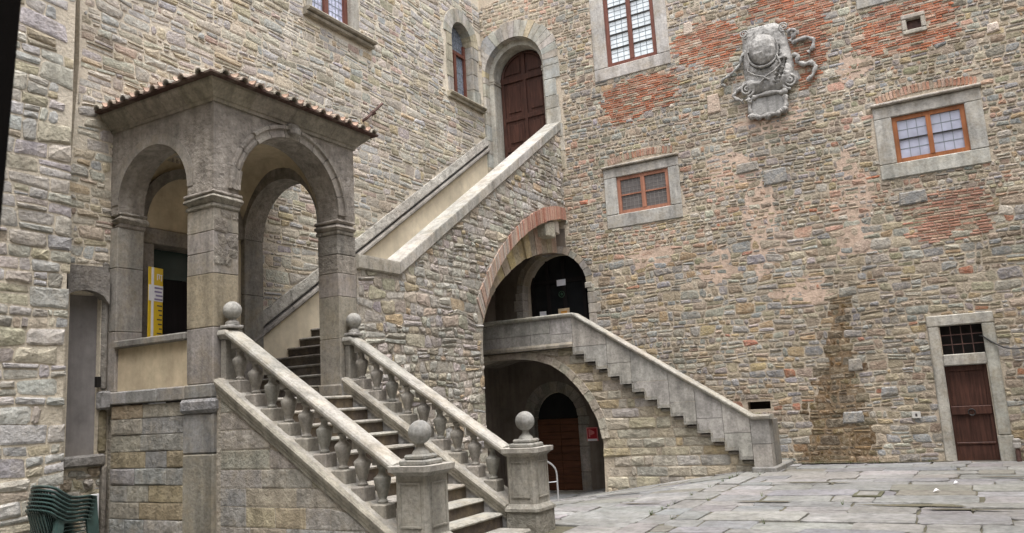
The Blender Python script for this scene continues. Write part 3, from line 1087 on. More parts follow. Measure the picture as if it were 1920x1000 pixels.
def wood_window(name, label, x0, x1, z0, z1, cols, rows, mp, dep, stile, bar, wood, glass, lead, lead_n, barmat, midw=None):
    """wooden casement: outer frame, mullion, glazing bars, panes and lead cames"""
    fr = MB()
    def bx(mb, a, b, c, d, d0, d1, col_=(0.3, 0.3, 0.3)):
        lo, hi = mp(a, c, d0), mp(b, d, d1)
        mb.box(min(lo[0], hi[0]), max(lo[0], hi[0]), min(lo[1], hi[1]), max(lo[1], hi[1]), c, d, col_)
    bx(fr, x0, x0 + stile, z0, z1, dep - 0.06, dep)
    bx(fr, x1 - stile, x1, z0, z1, dep - 0.06, dep)
    bx(fr, x0 + stile, x1 - stile, z0, z0 + stile, dep - 0.06, dep - 0.003)
    bx(fr, x0 + stile, x1 - stile, z1 - stile, z1, dep - 0.06, dep - 0.003)
    win = fr.build('window', wood, WALL, label=label)
    mw = midw or stile
    ix0, ix1, iz0, iz1 = x0 + stile, x1 - stile, z0 + stile, z1 - stile
    cw = (ix1 - ix0 - mw * (cols - 1)) / cols
    for c in range(cols - 1):
        mb = MB()
        a = ix0 + cw * (c + 1) + mw * c
        bx(mb, a, a + mw, iz0, iz1, dep - 0.058, dep + 0.008)
        mb.build('mullion', wood, win)
    rh = (iz1 - iz0) / rows
    for c in range(cols):
        a = ix0 + c * (cw + mw)
        for r in range(rows):
            p = MB()
            bx(p, a, a + cw, iz0 + r * rh, iz0 + (r + 1) * rh, dep - 0.05, dep - 0.04)
            p.build('pane', glass, win)
            if r:
                q = MB()
                bx(q, a, a + cw, iz0 + r * rh - bar / 2, iz0 + r * rh + bar / 2, dep - 0.039, dep - 0.008)
                q.build('glazing_bar', barmat, win)
            if lead:
                l = MB()
                nx, nz = lead_n
                t = 0.007
                for k in range(1, nx):
                    u = a + cw * k / nx
                    bx(l, u - t, u + t, iz0 + r * rh + 0.005, iz0 + (r + 1) * rh - 0.005, dep - 0.0395, dep - 0.032)
                for k in range(1, nz):
                    u = iz0 + r * rh + rh * k / nz
                    bx(l, a + 0.004, a + cw - 0.004, u - t, u + t, dep - 0.0392, dep - 0.034)
                l.build('lead_came', lead, win)
    return win

def wall_windows():
    rng = random.Random(8)
    wall = WALL
    # tall window at the top
    frame_blocks(wall, -8.02, -5.87, 10.22, 13.9, -7.63, -6.21, 10.56, 13.6, MPM, 0.035, (0.46, 0.445, 0.41), rng)
    wood_window('window', 'tall window with pale panes between dark glazing bars', -7.63, -6.21, 10.56, 13.6, 2, 7, MPM, -0.03, 0.115, 0.035,
                M_WOOD_W, M_GLASS_W, M_LEAD, (3, 3), M_IRON, 0.12)
    # small window low down
    frame_blocks(wall, -8.0, -5.93, 6.11, 7.74, -7.65, -6.22, 6.47, 7.48, MPM, 0.035, (0.45, 0.44, 0.405), rng)
    lg = MB()
    lg.cbox(-8.03, -5.90, YM - 0.12, YM + 0.05, 7.744, 7.80, 0.012, (0.42, 0.39, 0.34), 1, rng)
    lg.build('ledge', M_ASHLAR, wall)
    wood_window('window', 'small window with pinkish wooden frame and dark screened panes', -7.65, -6.22, 6.47, 7.48, 2, 2, MPM, -0.02, 0.095, 0.035,
                M_WOOD_P, M_GLASS_G, simple_mat('screen_wire', (0.19, 0.175, 0.165), rough=0.7), (5, 4), M_WOOD_P, 0.11)
    # window on the right
    frame_blocks(wall, -1.30, 0.85, 6.19, 7.88, -0.94, 0.51, 6.53, 7.60, MPM, 0.04, (0.455, 0.445, 0.41), rng)
    lg = MB()
    lg.cbox(-1.33, 0.88, YM - 0.13, YM + 0.05, 7.884, 7.95, 0.012, (0.43, 0.40, 0.36), 1, rng)
    lg.build('ledge', M_ASHLAR, wall)
    wood_window('window', 'small window with orange wooden frame and lilac leaded panes', -0.94, 0.51, 6.53, 7.60, 2, 2, MPM, -0.02, 0.10, 0.022,
                M_WOOD_O, M_GLASS_L, M_LEAD, (3, 2), M_IRON, 0.10)
    # window whose sill just shows at the top
    frame_blocks(wall, -1.33, 0.63, 10.32, 13.5, -1.0, 0.3, 10.65, 13.2, MPM, 0.04, (0.455, 0.445, 0.41), rng)
    wood_window('window', 'window above the brick patch', -1.0, 0.3, 10.65, 13.2, 2, 5, MPM, -0.03, 0.10, 0.03, M_WOOD_W, M_GLASS_W, M_LEAD, (3, 3), M_IRON)
    # little square vent in the brick patch
    frame_blocks(wall, -0.46, 0.03, 9.43, 9.90, -0.36, -0.07, 9.53, 9.79, MPM, 0.05, (0.48, 0.45, 0.39), rng)
    v = MB()
    v.box(-0.36, -0.07, YM + 0.10, YM + 0.13, 9.53, 9.79)
    v.build('vent_panel', M_RUST, wall)
    # dark slot near the foot of the lower stair
    v = MB()
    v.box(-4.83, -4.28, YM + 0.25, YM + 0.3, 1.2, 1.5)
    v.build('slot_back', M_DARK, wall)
    # right door: surround, grille, leaf
    for (a, b, c, d) in ((-0.82, 0.44, 2.83, 3.06), (-0.82, -0.60, 0.0, 2.827), (0.20, 0.44, 0.52, 2.827), (0.18, 0.47, -0.02, 0.517), (-0.60, 0.20, 1.98, 2.22)):
        mb = MB()
        mb.cbox(a + 0.002, b - 0.002, YM - (0.04 if d < 3 else 0.045), YM + 0.3, c, d, 0.012, jit((0.42, 0.405, 0.36), rng, .06), 1, rng)
        mb.build('door_stone', M_ASHLAR, wall)
    bk = MB()
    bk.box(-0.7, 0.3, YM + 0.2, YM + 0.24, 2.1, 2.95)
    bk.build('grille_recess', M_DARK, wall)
    gr = MB()
    for k in range(1, 4):
        x = -0.585 + 0.78 * k / 4
        gr.box(x - 0.009, x + 0.009, YM + 0.055, YM + 0.07, 2.22, 2.83)
    for k in range(1, 3):
        z = 2.22 + 0.61 * k / 3
        gr.box(-0.60, 0.20, YM + 0.045, YM + 0.058, z - 0.009, z + 0.009)
    gr.build('window_grille', M_RUST, wall)
    d = MB()
    d.box(-0.60, 0.18, YM + 0.10, YM + 0.15, 0.01, 1.978)
    door = d.build('door', M_WOOD_R, wall, label='narrow dark red wooden door with iron ring')
    pn = MB()
    for (a, b, c, dd) in ((-0.60, -0.53, 0.012, 1.976), (0.11, 0.178, 0.012, 1.976), (-0.53, 0.11, 1.86, 1.976), (-0.53, 0.11, 0.012, 0.33)):
        pn.cbox(a, b, YM + 0.07, YM + 0.10, c, dd, 0.006)
    pn.build('rail', M_WOOD_R, door)
    pn = MB()
    pn.cbox(-0.59, 0.17, YM + 0.045, YM + 0.10, 0.95, 1.13, 0.012)
    pn.cbox(-0.57, 0.15, YM + 0.05, YM + 0.10, 0.335, 0.385, 0.012)
    pn.build('middle_rail', M_WOOD_R, door)
    rg = MB()
    rg.tube([(-0.21 + 0.065 * math.cos(a), YM + 0.03, 1.0 + 0.065 * math.sin(a)) for a in [2 * math.pi * k / 14 for k in range(15)]], 0.012, 6)
    rg.build('ring_handle', M_IRON, door, smooth=60)

    # ---- portal at the head of the stair
    cx, zs = -10.54, 11.3
    nv = 19
    for k in range(nv):
        a0, a1 = math.pi * k / nv + 0.004, math.pi * (k + 1) / nv - 0.004
        ro = 1.46 + rng.uniform(-0.05, 0.05)
        P = [(cx + 0.97 * math.cos(a0), zs + 0.97 * math.sin(a0)), (cx + ro * math.cos(a0), zs + ro * math.sin(a0)),
             (cx + ro * math.cos(a1), zs + ro * math.sin(a1)), (cx + 0.97 * math.cos(a1), zs + 0.97 * math.sin(a1))]
        P = [(max(p[0], XL + 0.004), p[1]) for p in P]
        if abs(area2(P)) < 0.01:
            continue
        mb = MB()
        mb.prism(P, MPM, -0.3, 0.03 + rng.uniform(0, 0.008), pick(rng, [(3, (0.42, 0.405, 0.36)), (2, (0.45, 0.43, 0.375)), (1, (0.47, 0.41, 0.28)), (1, (0.38, 0.385, 0.37))]))
        mb.build('voussoir', M_ASHLAR, wall)
    z = 8.0
    while z < zs - 0.02:
        h = min(rng.uniform(0.35, 0.6), zs - z)
        if zs - z - h < 0.15:
            h = zs - z
        for sgn in (-1, 1):
            wd = rng.uniform(0.36, 0.5)
            a, b = (cx + 0.97, cx + 0.97 + wd) if sgn > 0 else (XL + 0.004, cx - 0.97)
            if b - a < 0.02:
                continue
            mb = MB()
            mb.cbox(a, b, YM - 0.034, YM + 0.3, z + 0.003, z + h - 0.003, 0.008, pick(rng, [(3, (0.43, 0.41, 0.36)), (1, (0.46, 0.41, 0.31)), (1, (0.39, 0.39, 0.37))]), 1, rng)
            mb.build('jamb', M_ASHLAR, wall)
        z += h
    # inner order: narrower arch set back in the reveal
    mb = MB()
    outer = arch_poly(cx, 0.968, 8.12, zs)
    inner = arch_poly(cx, 0.82, 8.12, zs - 0.02)
    mb.prism(outer, MPM, -0.80, -0.22, (0.46, 0.445, 0.39), holes=[inner])
    mb.build('inner_arch', M_ASHLAR, wall)
    for sgn in (-1, 1):
        mb = MB()
        a, b = sorted((cx + sgn * 0.79, cx + sgn * 0.966))
        mb.cbox(a, b, YM + 0.185, YM + 0.70, zs - 0.13, zs - 0.03, 0.02, (0.38, 0.36, 0.31))
        mb.cbox(a, b, YM + 0.20, YM + 0.70, zs - 0.19, zs - 0.133, 0.01, (0.38, 0.36, 0.31))
        mb.build('impost', M_ASHLAR, wall)
    dl = MB()
    dl.prism(arch_poly(cx, 0.83, 8.12, zs - 0.02), MPM, -0.78, -0.66)
    door = dl.build('door', M_WOOD_R, wall, label='tall arched dark red panelled double door')
    st = MB()
    def bb(a, b, c, d, t=0.04):
        st.cbox(a, b, YM + 0.66 - t, YM + 0.66, c, d, 0.008)
    bb(cx - 0.05, cx + 0.05, 8.12, zs + 0.74, 0.05)
    for s_ in (-1, 1):
        a, b = sorted((cx + s_ * 0.70, cx + s_ * 0.80))
        bb(a, b, 8.12, zs + 0.1)
    bb(cx - 0.81, cx + 0.81, zs - 0.12, zs + 0.06, 0.055)
    for z in (8.2, 9.05, 9.98):
        bb(cx - 0.7, cx + 0.7, z, z + 0.14, 0.038)
    st.build('rail', M_WOOD_R, door)
    for s_ in (-1, 1):
        for (z0, z1) in ((8.42, 8.98), (9.27, 9.9), (10.20, 11.1)):
            a, b = sorted((cx + s_ * 0.12, cx + s_ * 0.62))
            pb = MB()
            pb.cbox(a + 0.05, b - 0.05, YM + 0.628, YM + 0.66, z0 + 0.04, z1 - 0.04, 0.03)
            pb.build('panel', M_WOOD_R, door)
        # quadrant panels in the arched head
        Q = [(cx + s_ * 0.13, zs + 0.14), (cx + s_ * 0.64, zs + 0.14)] + [(cx + s_ * 0.66 * math.cos(a), zs + 0.66 * math.sin(a)) for a in [R(14 + 66 * k / 8) for k in range(9)]]
        pb = MB()
        pb.prism(Q, MPM, -0.66, -0.63)
        pb.build('panel', M_WOOD_R, door)
        rim = MB()
        rim.tube([(cx + s_ * 0.74 * math.cos(a), YM + 0.63, zs - 0.02 + 0.74 * math.sin(a)) for a in [R(5 + 80 * k / 12) for k in range(13)]], 0.035, 6)
        rim.build('arched_stile', M_WOOD_R, door)
    th = MB()
    th.box(cx - 1.0, cx + 1.0, YM - 0.25, YM + 0.8, 7.9, 8.12)
    th.build('threshold', M_ASHLAR, wall)

    # ---- arched glazed door under the stair
    cx, zs = -9.7, 4.73
    n_ = 15
    for k in range(n_):
        a0, a1 = math.pi * k / n_ + 0.006, math.pi * (k + 1) / n_ - 0.006
        ro = 1.15 + rng.uniform(-0.03, 0.03)
        P = [(cx + 0.98 * math.cos(a0), zs + 0.98 * math.sin(a0)), (cx + ro * math.cos(a0), zs + ro * math.sin(a0)),
             (cx + ro * math.cos(a1), zs + ro * math.sin(a1)), (cx + 0.98 * math.cos(a1), zs + 0.98 * math.sin(a1))]
        mb = MB()
        mb.prism(P, MPM, -0.3, 0.025, pick(rng, [(2, (0.36, 0.31, 0.25)), (1, GREY), (1, TAN)]))
        mb.build('voussoir', M_ASHLAR, wall)
    z = 2.95
    while z < zs - 0.05:
        h = min(rng.uniform(0.25, 0.45), zs - z)
        for (a, b) in ((cx + 0.98, cx + 1.15 + rng.uniform(0, 0.2)), (cx - 1.2 - rng.uniform(0, 0.1), cx - 0.98)):
            mb = MB()
            mb.cbox(a, b, YM - 0.03, YM + 0.3, z + 0.004, z + h - 0.004, 0.01, pick(rng, [(2, (0.38, 0.355, 0.31)), (1, GREY), (1, COOL)]), 1, rng)
            mb.build('jamb', M_ASHLAR, wall)
        z += h
    ib = MB()
    ib.cbox(cx + 0.93, cx + 1.14, YM - 0.05, YM + 0.2, zs - 0.09, zs + 0.06, 0.015, (0.47, 0.45, 0.40))
    ib.build('impost', M_ASHLAR, wall)
    rv = MB()
    rv.prism(arch_poly(cx, 0.979, 2.95, zs), MPM, -0.52, -0.50)
    dd = rv.build('door', M_GLASS_K, wall, label='dark arched glazed door with notices')
    fr = MB()
    for x in (-10.62, -10.12, -9.62, -9.02):
        fr.box(x - 0.05, x + 0.05, YM + 0.45, YM + 0.50, 2.96, 5.2 if abs(x + 9.7) > .8 else 5.6)
    fr.box(-10.65, -8.75, YM + 0.452, YM + 0.50, 3.60, 3.72)
    fr.box(-10.65, -8.75, YM + 0.452, YM + 0.50, 4.95, 5.05)
    fr.build('door_frame', M_WOOD_K, dd)
    lf = MB()
    lf.box(-9.57, -8.8, YM + 0.46, YM + 0.50, 2.96, 3.6)
    lf.box(-10.07, -9.67, YM + 0.46, YM + 0.50, 2.96, 3.6)
    lf.build('lower_panel', M_WOOD_R, dd)

    # ---- cellar door beneath the landing
    cx, zs = -9.92, 1.30
    lt = MB()
    lt.prism([(cx + 0.66 * math.cos(math.pi * k / 16), 1.22 + 0.72 * math.sin(math.pi * k / 16)) for k in range(17)], MPM, -0.30, -0.26)
    door = lt.build('door', M_GLASS_K, wall, label='plank cellar door under a dark lunette')
    bk = MB()
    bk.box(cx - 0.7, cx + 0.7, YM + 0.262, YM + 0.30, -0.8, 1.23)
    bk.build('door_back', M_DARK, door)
    z = -0.62
    k = 0
    while z < 1.2:
        h = min(0.19, 1.24 - z)
        for (a, b) in ((cx - 0.66, cx + 0.02), (cx + 0.026, cx + 0.66)):
            pl = MB()
            pl.cbox(a, b, YM + 0.20 + 0.004 * (k % 2), YM + 0.25, z + 0.003, z + h - 0.003, 0.006)
            pl.build('plank', M_WOOD_D, door)
        z += h
        k += 1
    z = -0.75
    while z < 1.25:
        h = min(rng.uniform(0.3, 0.65), 1.3 - z)
        for s_ in (-1, 1):
            a, b = sorted((cx + s_ * 0.66, cx + s_ * rng.uniform(0.9, 1.0)))
            mb = MB()
            mb.cbox(a, b, YM - 0.03, YM + 0.3, z + 0.003, z + h - 0.003, 0.012, jit((0.25, 0.235, 0.21), rng), 1, rng)
            mb.build('jamb', M_ASHLAR, wall)
        z += h
    for k in range(11):
        a0, a1 = math.pi * k / 11 + 0.01, math.pi * (k + 1) / 11 - 0.01
        P = [(cx + r_ * math.cos(a), zs + r_ * math.sin(a)) for r_, a in ((0.66, a0), (0.94, a0), (0.94, a1), (0.66, a1))]
        mb = MB()
        mb.prism(P, MPM, -0.3, 0.028, jit((0.25, 0.23, 0.20), rng))
        mb.build('voussoir', M_ASHLAR, wall)
wall_windows()

# ================================================================== LEFT WALL
RAIL_S = 0.659
def railz(y): return 3.70 + RAIL_S * (y - 10.91)
SMALLW = arch_poly(18.50, 0.52, 10.30, 12.07)
BIGW = rect(12.42, 13.72, 10.42, 13.2)
LDOOR = rect(8.53, 9.75, 2.04, 4.70)
NICHE = rect(7.16, 7.72, 1.35, 3.74)

def make_left_wall():
    rng = random.Random(21)
    w = MB()
    w.prism([(6.2, -1.0), (YM + 0.02, -1.0), (YM + 0.02, 14.0), (6.2, 14.0)], MPL, -0.9, 0.0,
            holes=[grow(SMALLW), grow(BIGW), grow(LDOOR), rect(7.16, 7.66, 1.35, 3.78),
                   [(6.9, 5.5), (7.10, 5.6), (7.19, 7.4), (7.17, 8.6), (7.22, 10.2), (7.20, 12.6), (6.9, 12.6)]])
    wall = w.build('palace_wall', M_MORTAR_L, recalc=False)
    tag(wall, 'pale rubble stone side wall of the palace behind loggia and upper stair', 'wall')
    dado = [(9.5, -1), (9.9, railz(9.9) + 0.03), (YM + 0.1, railz(YM + 0.1) + 0.03), (YM + 0.1, -1)]
    holes = [[(6.2, 5.4), (7.13, 5.6), (7.22, 7.4), (7.21, 8.6), (7.26, 10.2), (7.24, 13.7), (6.2, 13.7)], arch_poly(18.50, 0.93, 10.05, 12.07), rect(12.1, 14.42, 10.2, 10.44), rect(12.25, 13.98, 10.40, 13.5),
             rect(7.84, 10.6, -1, 6.1), rect(7.05, 7.80, 1.1, 4.15), dado]
    polys = rubble(6.3, YM - 0.02, 0.0, 13.6, (0.09, 0.20), (1.0, 3.4), rng, 12.5, gap=0.012, wav=0.5, split=0.32, regular=0.15,
                   holes=holes, region=[(6.3, -0.5), (YM - 0.02, -0.5), (YM - 0.02, 13.6), (6.3, 13.6)])
    pal = [(3, (0.49, 0.45, 0.38)), (2.6, (0.455, 0.435, 0.395)), (1.6, (0.44, 0.435, 0.42)), (1.5, (0.51, 0.45, 0.34)), (0.5, (0.47, 0.385, 0.26)),
           (0.8, PALE), (0.4, (0.46, 0.36, 0.30)), (0.4, (0.33, 0.30, 0.23))]
    lay(polys, MPL, wall, M_RUBBLE, 'stone', lambda u, v, r: pick(r, pal, 0.17), rng, proud=(0.005, 0.024))

    # inside the loggia: plastered lunette, wall rib and door surround
    pl = MB()
    pl.prism([(7.9, 4.98), (10.5, 4.98), (10.5, 6.2), (7.9, 6.2)], MPL, -0.01, 0.02)
    pl.build('lunette', M_PLASTER_W, wall)
    pl = MB()
    pl.prism(rect(9.98, 10.5, 2.04, 4.97), MPL, -0.01, 0.018)
    pl.build('plaster_panel', M_PLASTER, wall)
    rib = MB()
    A, B = [], []
    for k in range(21):
        a = math.pi * k / 20
        A.append((9.32 + 1.12 * math.cos(a), 5.05 + 1.08 * math.sin(a)))
        B.append((9.32 + 0.96 * math.cos(a), 5.02 + 0.94 * math.sin(a)))
    rib.prism(A + B[::-1], MPL, 0.0, 0.10, DSTONE)
    rib.build('wall_rib', M_WORN, wall)
    for (a, b, c, d, t, nm) in ((8.16, 10.0, 4.70, 4.96, 0.09, 'lintel'), (8.20, 8.53, LZ, 4.697, 0.08, 'jamb'), (9.75, 9.97, LZ, 4.697, 0.08, 'jamb')):
        mb = MB()
        mb.cbox(XL - 0.3, XL + t, a, b, c, d, 0.012, jit((0.215, 0.19, 0.165), rng), 1, rng)
        mb.build(nm, M_ASHLAR, wall)
    dk = MB()
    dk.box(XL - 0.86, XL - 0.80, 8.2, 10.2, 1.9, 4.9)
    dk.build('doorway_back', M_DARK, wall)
    tr = MB()
    tr.box(XL - 0.32, XL - 0.30, 8.53, 9.75, 4.20, 4.70)
    tr.build('transom_pane', glass_mat('green_glass', (0.03, 0.05, 0.045), rough=0.25), wall)
    lf = MB()
    lf.cbox(XL - 0.36, XL - 0.31, 9.0, 9.75, LZ + 0.01, 4.195, 0.01)
    lf.build('door', M_WOOD_K, wall)

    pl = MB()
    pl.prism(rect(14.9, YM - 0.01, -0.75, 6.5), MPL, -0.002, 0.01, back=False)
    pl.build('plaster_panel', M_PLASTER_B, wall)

    # big window at the top: jambs, sill, leaded lights
    for (a, b) in ((12.25, 12.42), (13.72, 13.98)):
        mb = MB()
        mb.cbox(XL - 0.25, XL + 0.035, a, b, 10.44, 13.5, 0.012, (0.42, 0.40, 0.35), 1, rng)
        mb.build('jamb', M_ASHLAR, wall)
    mb = MB()
    prof = [(-0.05, 0.0), (0.20, 0.0), (0.22, -0.03), (0.20, -0.075), (0.10, -0.09), (0.15, -0.12), (0.12, -0.17), (-0.05, -0.17)]
    mb.sweep(prof, [((XL, y, 10.44), (1, 0, 0), (0, 0, 1)) for y in (12.14, 14.41)], (0.34, 0.31, 0.25))
    mb.build('sill', M_ASHLAR, wall)
    gl = MB()
    gl.box(XL - 0.20, XL - 0.18, 12.42, 13.72, 10.44, 13.2)
    win = gl.build('window', M_GLASS_V, wall, label='leaded window with lilac glass and red-brown mullion')
    for (a, b) in ((12.95, 13.07), (13.62, 13.72), (12.42, 12.47)):
        mb = MB()
        mb.box(XL - 0.18, XL - 0.10, a, b, 10.44, 13.2)
        mb.build('mullion' if a == 12.95 else 'window_frame', M_WOOD_W, win)
    lc = MB()
    for k in range(16):
        z = 10.5 + 0.17 * k
        lc.box(XL - 0.179, XL - 0.172, 12.47, 13.62, z - 0.005, z + 0.005)
    for k in range(1, 10):
        y = 12.47 + 1.15 * k / 10
        lc.box(XL - 0.179, XL - 0.1715, y - 0.005, y + 0.005, 10.44, 13.2)
    lc.build('lead_came', M_LEAD, win)

    # arched window beside the portal
    cy, zs = 18.50, 12.07
    for k in range(11):
        a0, a1 = math.pi * k / 11 + 0.006, math.pi * (k + 1) / 11 - 0.006
        P = [(cy + r_ * math.cos(a), zs + r_ * math.sin(a)) for r_, a in ((0.52, a0), (0.90, a0), (0.90, a1), (0.52, a1))]
        mb = MB()
        mb.prism(P, MPL, -0.32, 0.03 + rng.uniform(0, .006), pick(rng, [(3, (0.37, 0.36, 0.32)), (1, (0.42, 0.38, 0.28))]))
        mb.build('voussoir', M_ASHLAR, wall)
    z = 10.22
    while z < zs - 0.03:
        h = min(rng.uniform(0.4, 0.65), zs - z)
        for s_ in (-1, 1):
            a, b = sorted((cy + s_ * 0.52, cy + s_ * rng.uniform(0.76, 0.92)))
            mb = MB()
            mb.cbox(XL - 0.32, XL + 0.032, a, b, z + 0.003, z + h - 0.003, 0.01, pick(rng, [(3, (0.37, 0.36, 0.32)), (1, (0.40, 0.37, 0.29))]), 1, rng)
            mb.build('jamb', M_ASHLAR, wall)
        z += h
    mb = MB()
    mb.sweep([(-0.3, 0.0), (0.15, 0.0), (0.17, -0.03), (0.15, -0.07), (0.09, -0.09), (0.09, -0.16), (-0.05, -0.16)],
             [((XL, y, 10.28), (1, 0, 0), (0, 0, 1)) for y in (17.66, 19.5)], (0.33, 0.30, 0.23))
    mb.build('sill', M_ASHLAR, wall)
    gl = MB()
    gl.prism(arch_poly(cy, 0.52, 10.28, zs), MPL, -0.30, -0.28)
    win = gl.build('window', M_GLASS_B, wall, label='narrow arched window with dark leaded glass')
    fr = MB()
    fr.box(XL - 0.28, XL - 0.21, cy - 0.10, cy + 0.02, 10.28, 11.75)
    fr.box(XL - 0.28, XL - 0.205, cy - 0.52, cy + 0.52, 11.70, 11.80)
    fr.box(XL - 0.28, XL - 0.21, cy + 0.44, cy + 0.52, 10.28, 12.1)
    fr.box(XL - 0.28, XL - 0.21, cy - 0.52, cy - 0.46, 10.28, 12.1)
    fr.build('window_frame', M_WOOD_W, win)
    lc = MB()
    for k in range(1, 9):
        z = 10.28 + 0.24 * k
        lc.box(XL - 0.279, XL - 0.270, cy - 0.46, cy + 0.44, z - 0.006, z + 0.006)
    for k in range(1, 7):
        y = cy - 0.46 + 0.9 * k / 7
        lc.box(XL - 0.279, XL - 0.2695, y - 0.006, y + 0.006, 10.28, 12.45)
    lc.build('lead_came', M_LEAD, win)

    # plastered dado and stone handrail of the upper flight
    da = MB()
    P = [(9.9, LZ), (10.5, LZ - 0.02), (YM, 7.75), (YM, railz(YM) - 0.3), (9.9, railz(9.9) - 0.3)]
    da.prism(P, MPL, -0.01, 0.022)
    da.build('plaster_dado', M_PLASTER, wall)
    prof_band = [(0.0, 0.03), (0.045, 0.02), (0.10, -0.20), (0.095, -0.225), (0.0, -0.225)]
    prof_rail = [(0.0, -0.30), (0.07, -0.295), (0.125, -0.33), (0.135, -0.38), (0.10, -0.42), (0.05, -0.44), (0.0, -0.46)]
    n_ = 7
    y0 = 10.3
    for k in range(n_):
        ya = y0 + (YM - y0) * k / n_ + 0.004
        yb = y0 + (YM - y0) * (k + 1) / n_ - 0.004
        for nm, prof, t in (('upper_band', prof_band, (0.40, 0.385, 0.34)), ('handrail', prof_rail, (0.25, 0.235, 0.21))):
            mb = MB()
            mb.sweep(prof, [((XL, y, railz(y)), (1, 0, 0), (0, 0, 1)) for y in (ya, yb)], jit(t, rng, .05))
            mb.build(nm, M_WORN if nm == 'upper_band' else M_CARVED, wall)
    gv = MB()
    gv.prism([(10.3, railz(10.3) - 0.31), (YM, railz(YM) - 0.31), (YM, railz(YM) - 0.21), (10.3, railz(10.3) - 0.21)], MPL, -0.005, 0.004)
    gv.build('groove', M_WORN, wall)

    # tall plastered niche left of the loggia
    nb = MB()
    for k in range(8):
        a0, a1 = math.pi * k / 8, math.pi * (k + 1) / 8
        def pt(a, z): return (XL - 0.22 * math.sin(a) + 0.002, 7.41 - 0.28 * math.cos(a), z)
        nb.face([pt(a0, 1.3), pt(a1, 1.3), pt(a1, 3.85), pt(a0, 3.85)])
    nb.build('niche', M_PLASTER_G, wall, smooth=180)
    hd = MB()
    Y0, Y1 = 7.05, 7.72
    P = [(Y0, 4.18), (Y1 - 0.06, 4.20), (Y1, 4.1), (Y1, 3.62)] + [(Y1 - (Y1 - Y0) * t, 3.62 + 0.2 * math.sin(math.pi * (0.12 + 0.7 * t))) for t in (0.15, 0.3, 0.45, 0.6, 0.8, 1.0)]
    hd.prism(P, MPL, -0.05, 0.12, (0.25, 0.235, 0.215))
    hd.build('hood_stone', M_WORN, wall)
    for (a, b, c, d, t, cc) in ((7.07, 7.75, 1.20, 1.37, 0.09, (0.26, 0.25, 0.235)), (7.62, 7.775, 2.02, 2.30, 0.16, (0.27, 0.265, 0.26)), (7.66, 7.775, 1.38, 2.015, 0.06, (0.22, 0.19, 0.12)),
                               (7.67, 7.775, 2.31, 4.3, 0.05, (0.25, 0.235, 0.21)), (7.69, 7.776, 0.0, 1.195, 0.10, (0.24, 0.22, 0.19))):
        mb = MB()
        mb.cbox(XL - 0.03, XL + t, a, b, c, d, 0.02, cc, 1, rng)
        mb.build('block', M_WORN, wall)
    hl = MB()
    hl.box(XL + 0.0, XL + 0.055, 7.585, 7.655, 2.36, 2.52)
    hl.build('hole', M_DARK, wall)
    # loose rubble under the niche sill
    P2 = rubble(7.04, 7.69, 0.0, 1.19, (0.16, 0.30), (0.8, 1.6), rng, 4.0, region=rect(7.04, 7.69, 0.0, 1.18))
    for P in P2:
        mb = MB()
        stone_geo(mb, P, MPL, rng.uniform(0.02, 0.07), rng, pick(rng, [(2, OLIVE), (2, BROWN), (1, GREY)]))
        mb.build('stone', M_NEAR, wall, recalc=False)
    return wall
LWALL = make_left_wall()

def make_wall_block():
    rng = random.Random(31)
    YE = 6.95
    w = MB()
    w.box(-12.6, XB, 0.6, YE, -1, 14)
    wb = w.build('wall_block', M_MORTAR_L)
    tag(wb, 'rough wall of large weathered stones standing proud at far left', 'wall')
    edge = [(1.0, 0.0)]
    z = 14.0
    polys = rubble(1.0, YE + 0.25, -0.05, 13.8, (0.13, 0.31), (1.0, 3.0), rng, 44.0, gap=0.011, wav=0.35, split=0.3, regular=0.5,
                   region=[(1.0, -0.1), (YE + 0.05, -0.1), (YE + 0.02, 3), (YE + 0.05, 4.5), (YE - 0.01, 6), (YE + 0.0, 13.8), (1.0, 13.8)])
    pal = [(3, (0.49, 0.465, 0.415)), (3, (0.47, 0.465, 0.45)), (1.3, (0.50, 0.455, 0.36)), (0.5, (0.45, 0.395, 0.29)), (0.7, (0.39, 0.37, 0.33)), (0.7, (0.54, 0.52, 0.47))]
    lay(polys, MPK, wb, M_NEAR, 'stone', lambda u, v, r: pick(r, pal, 0.16), rng, proud=(0.006, 0.030), limit=290, rough=1.2)
make_wall_block()

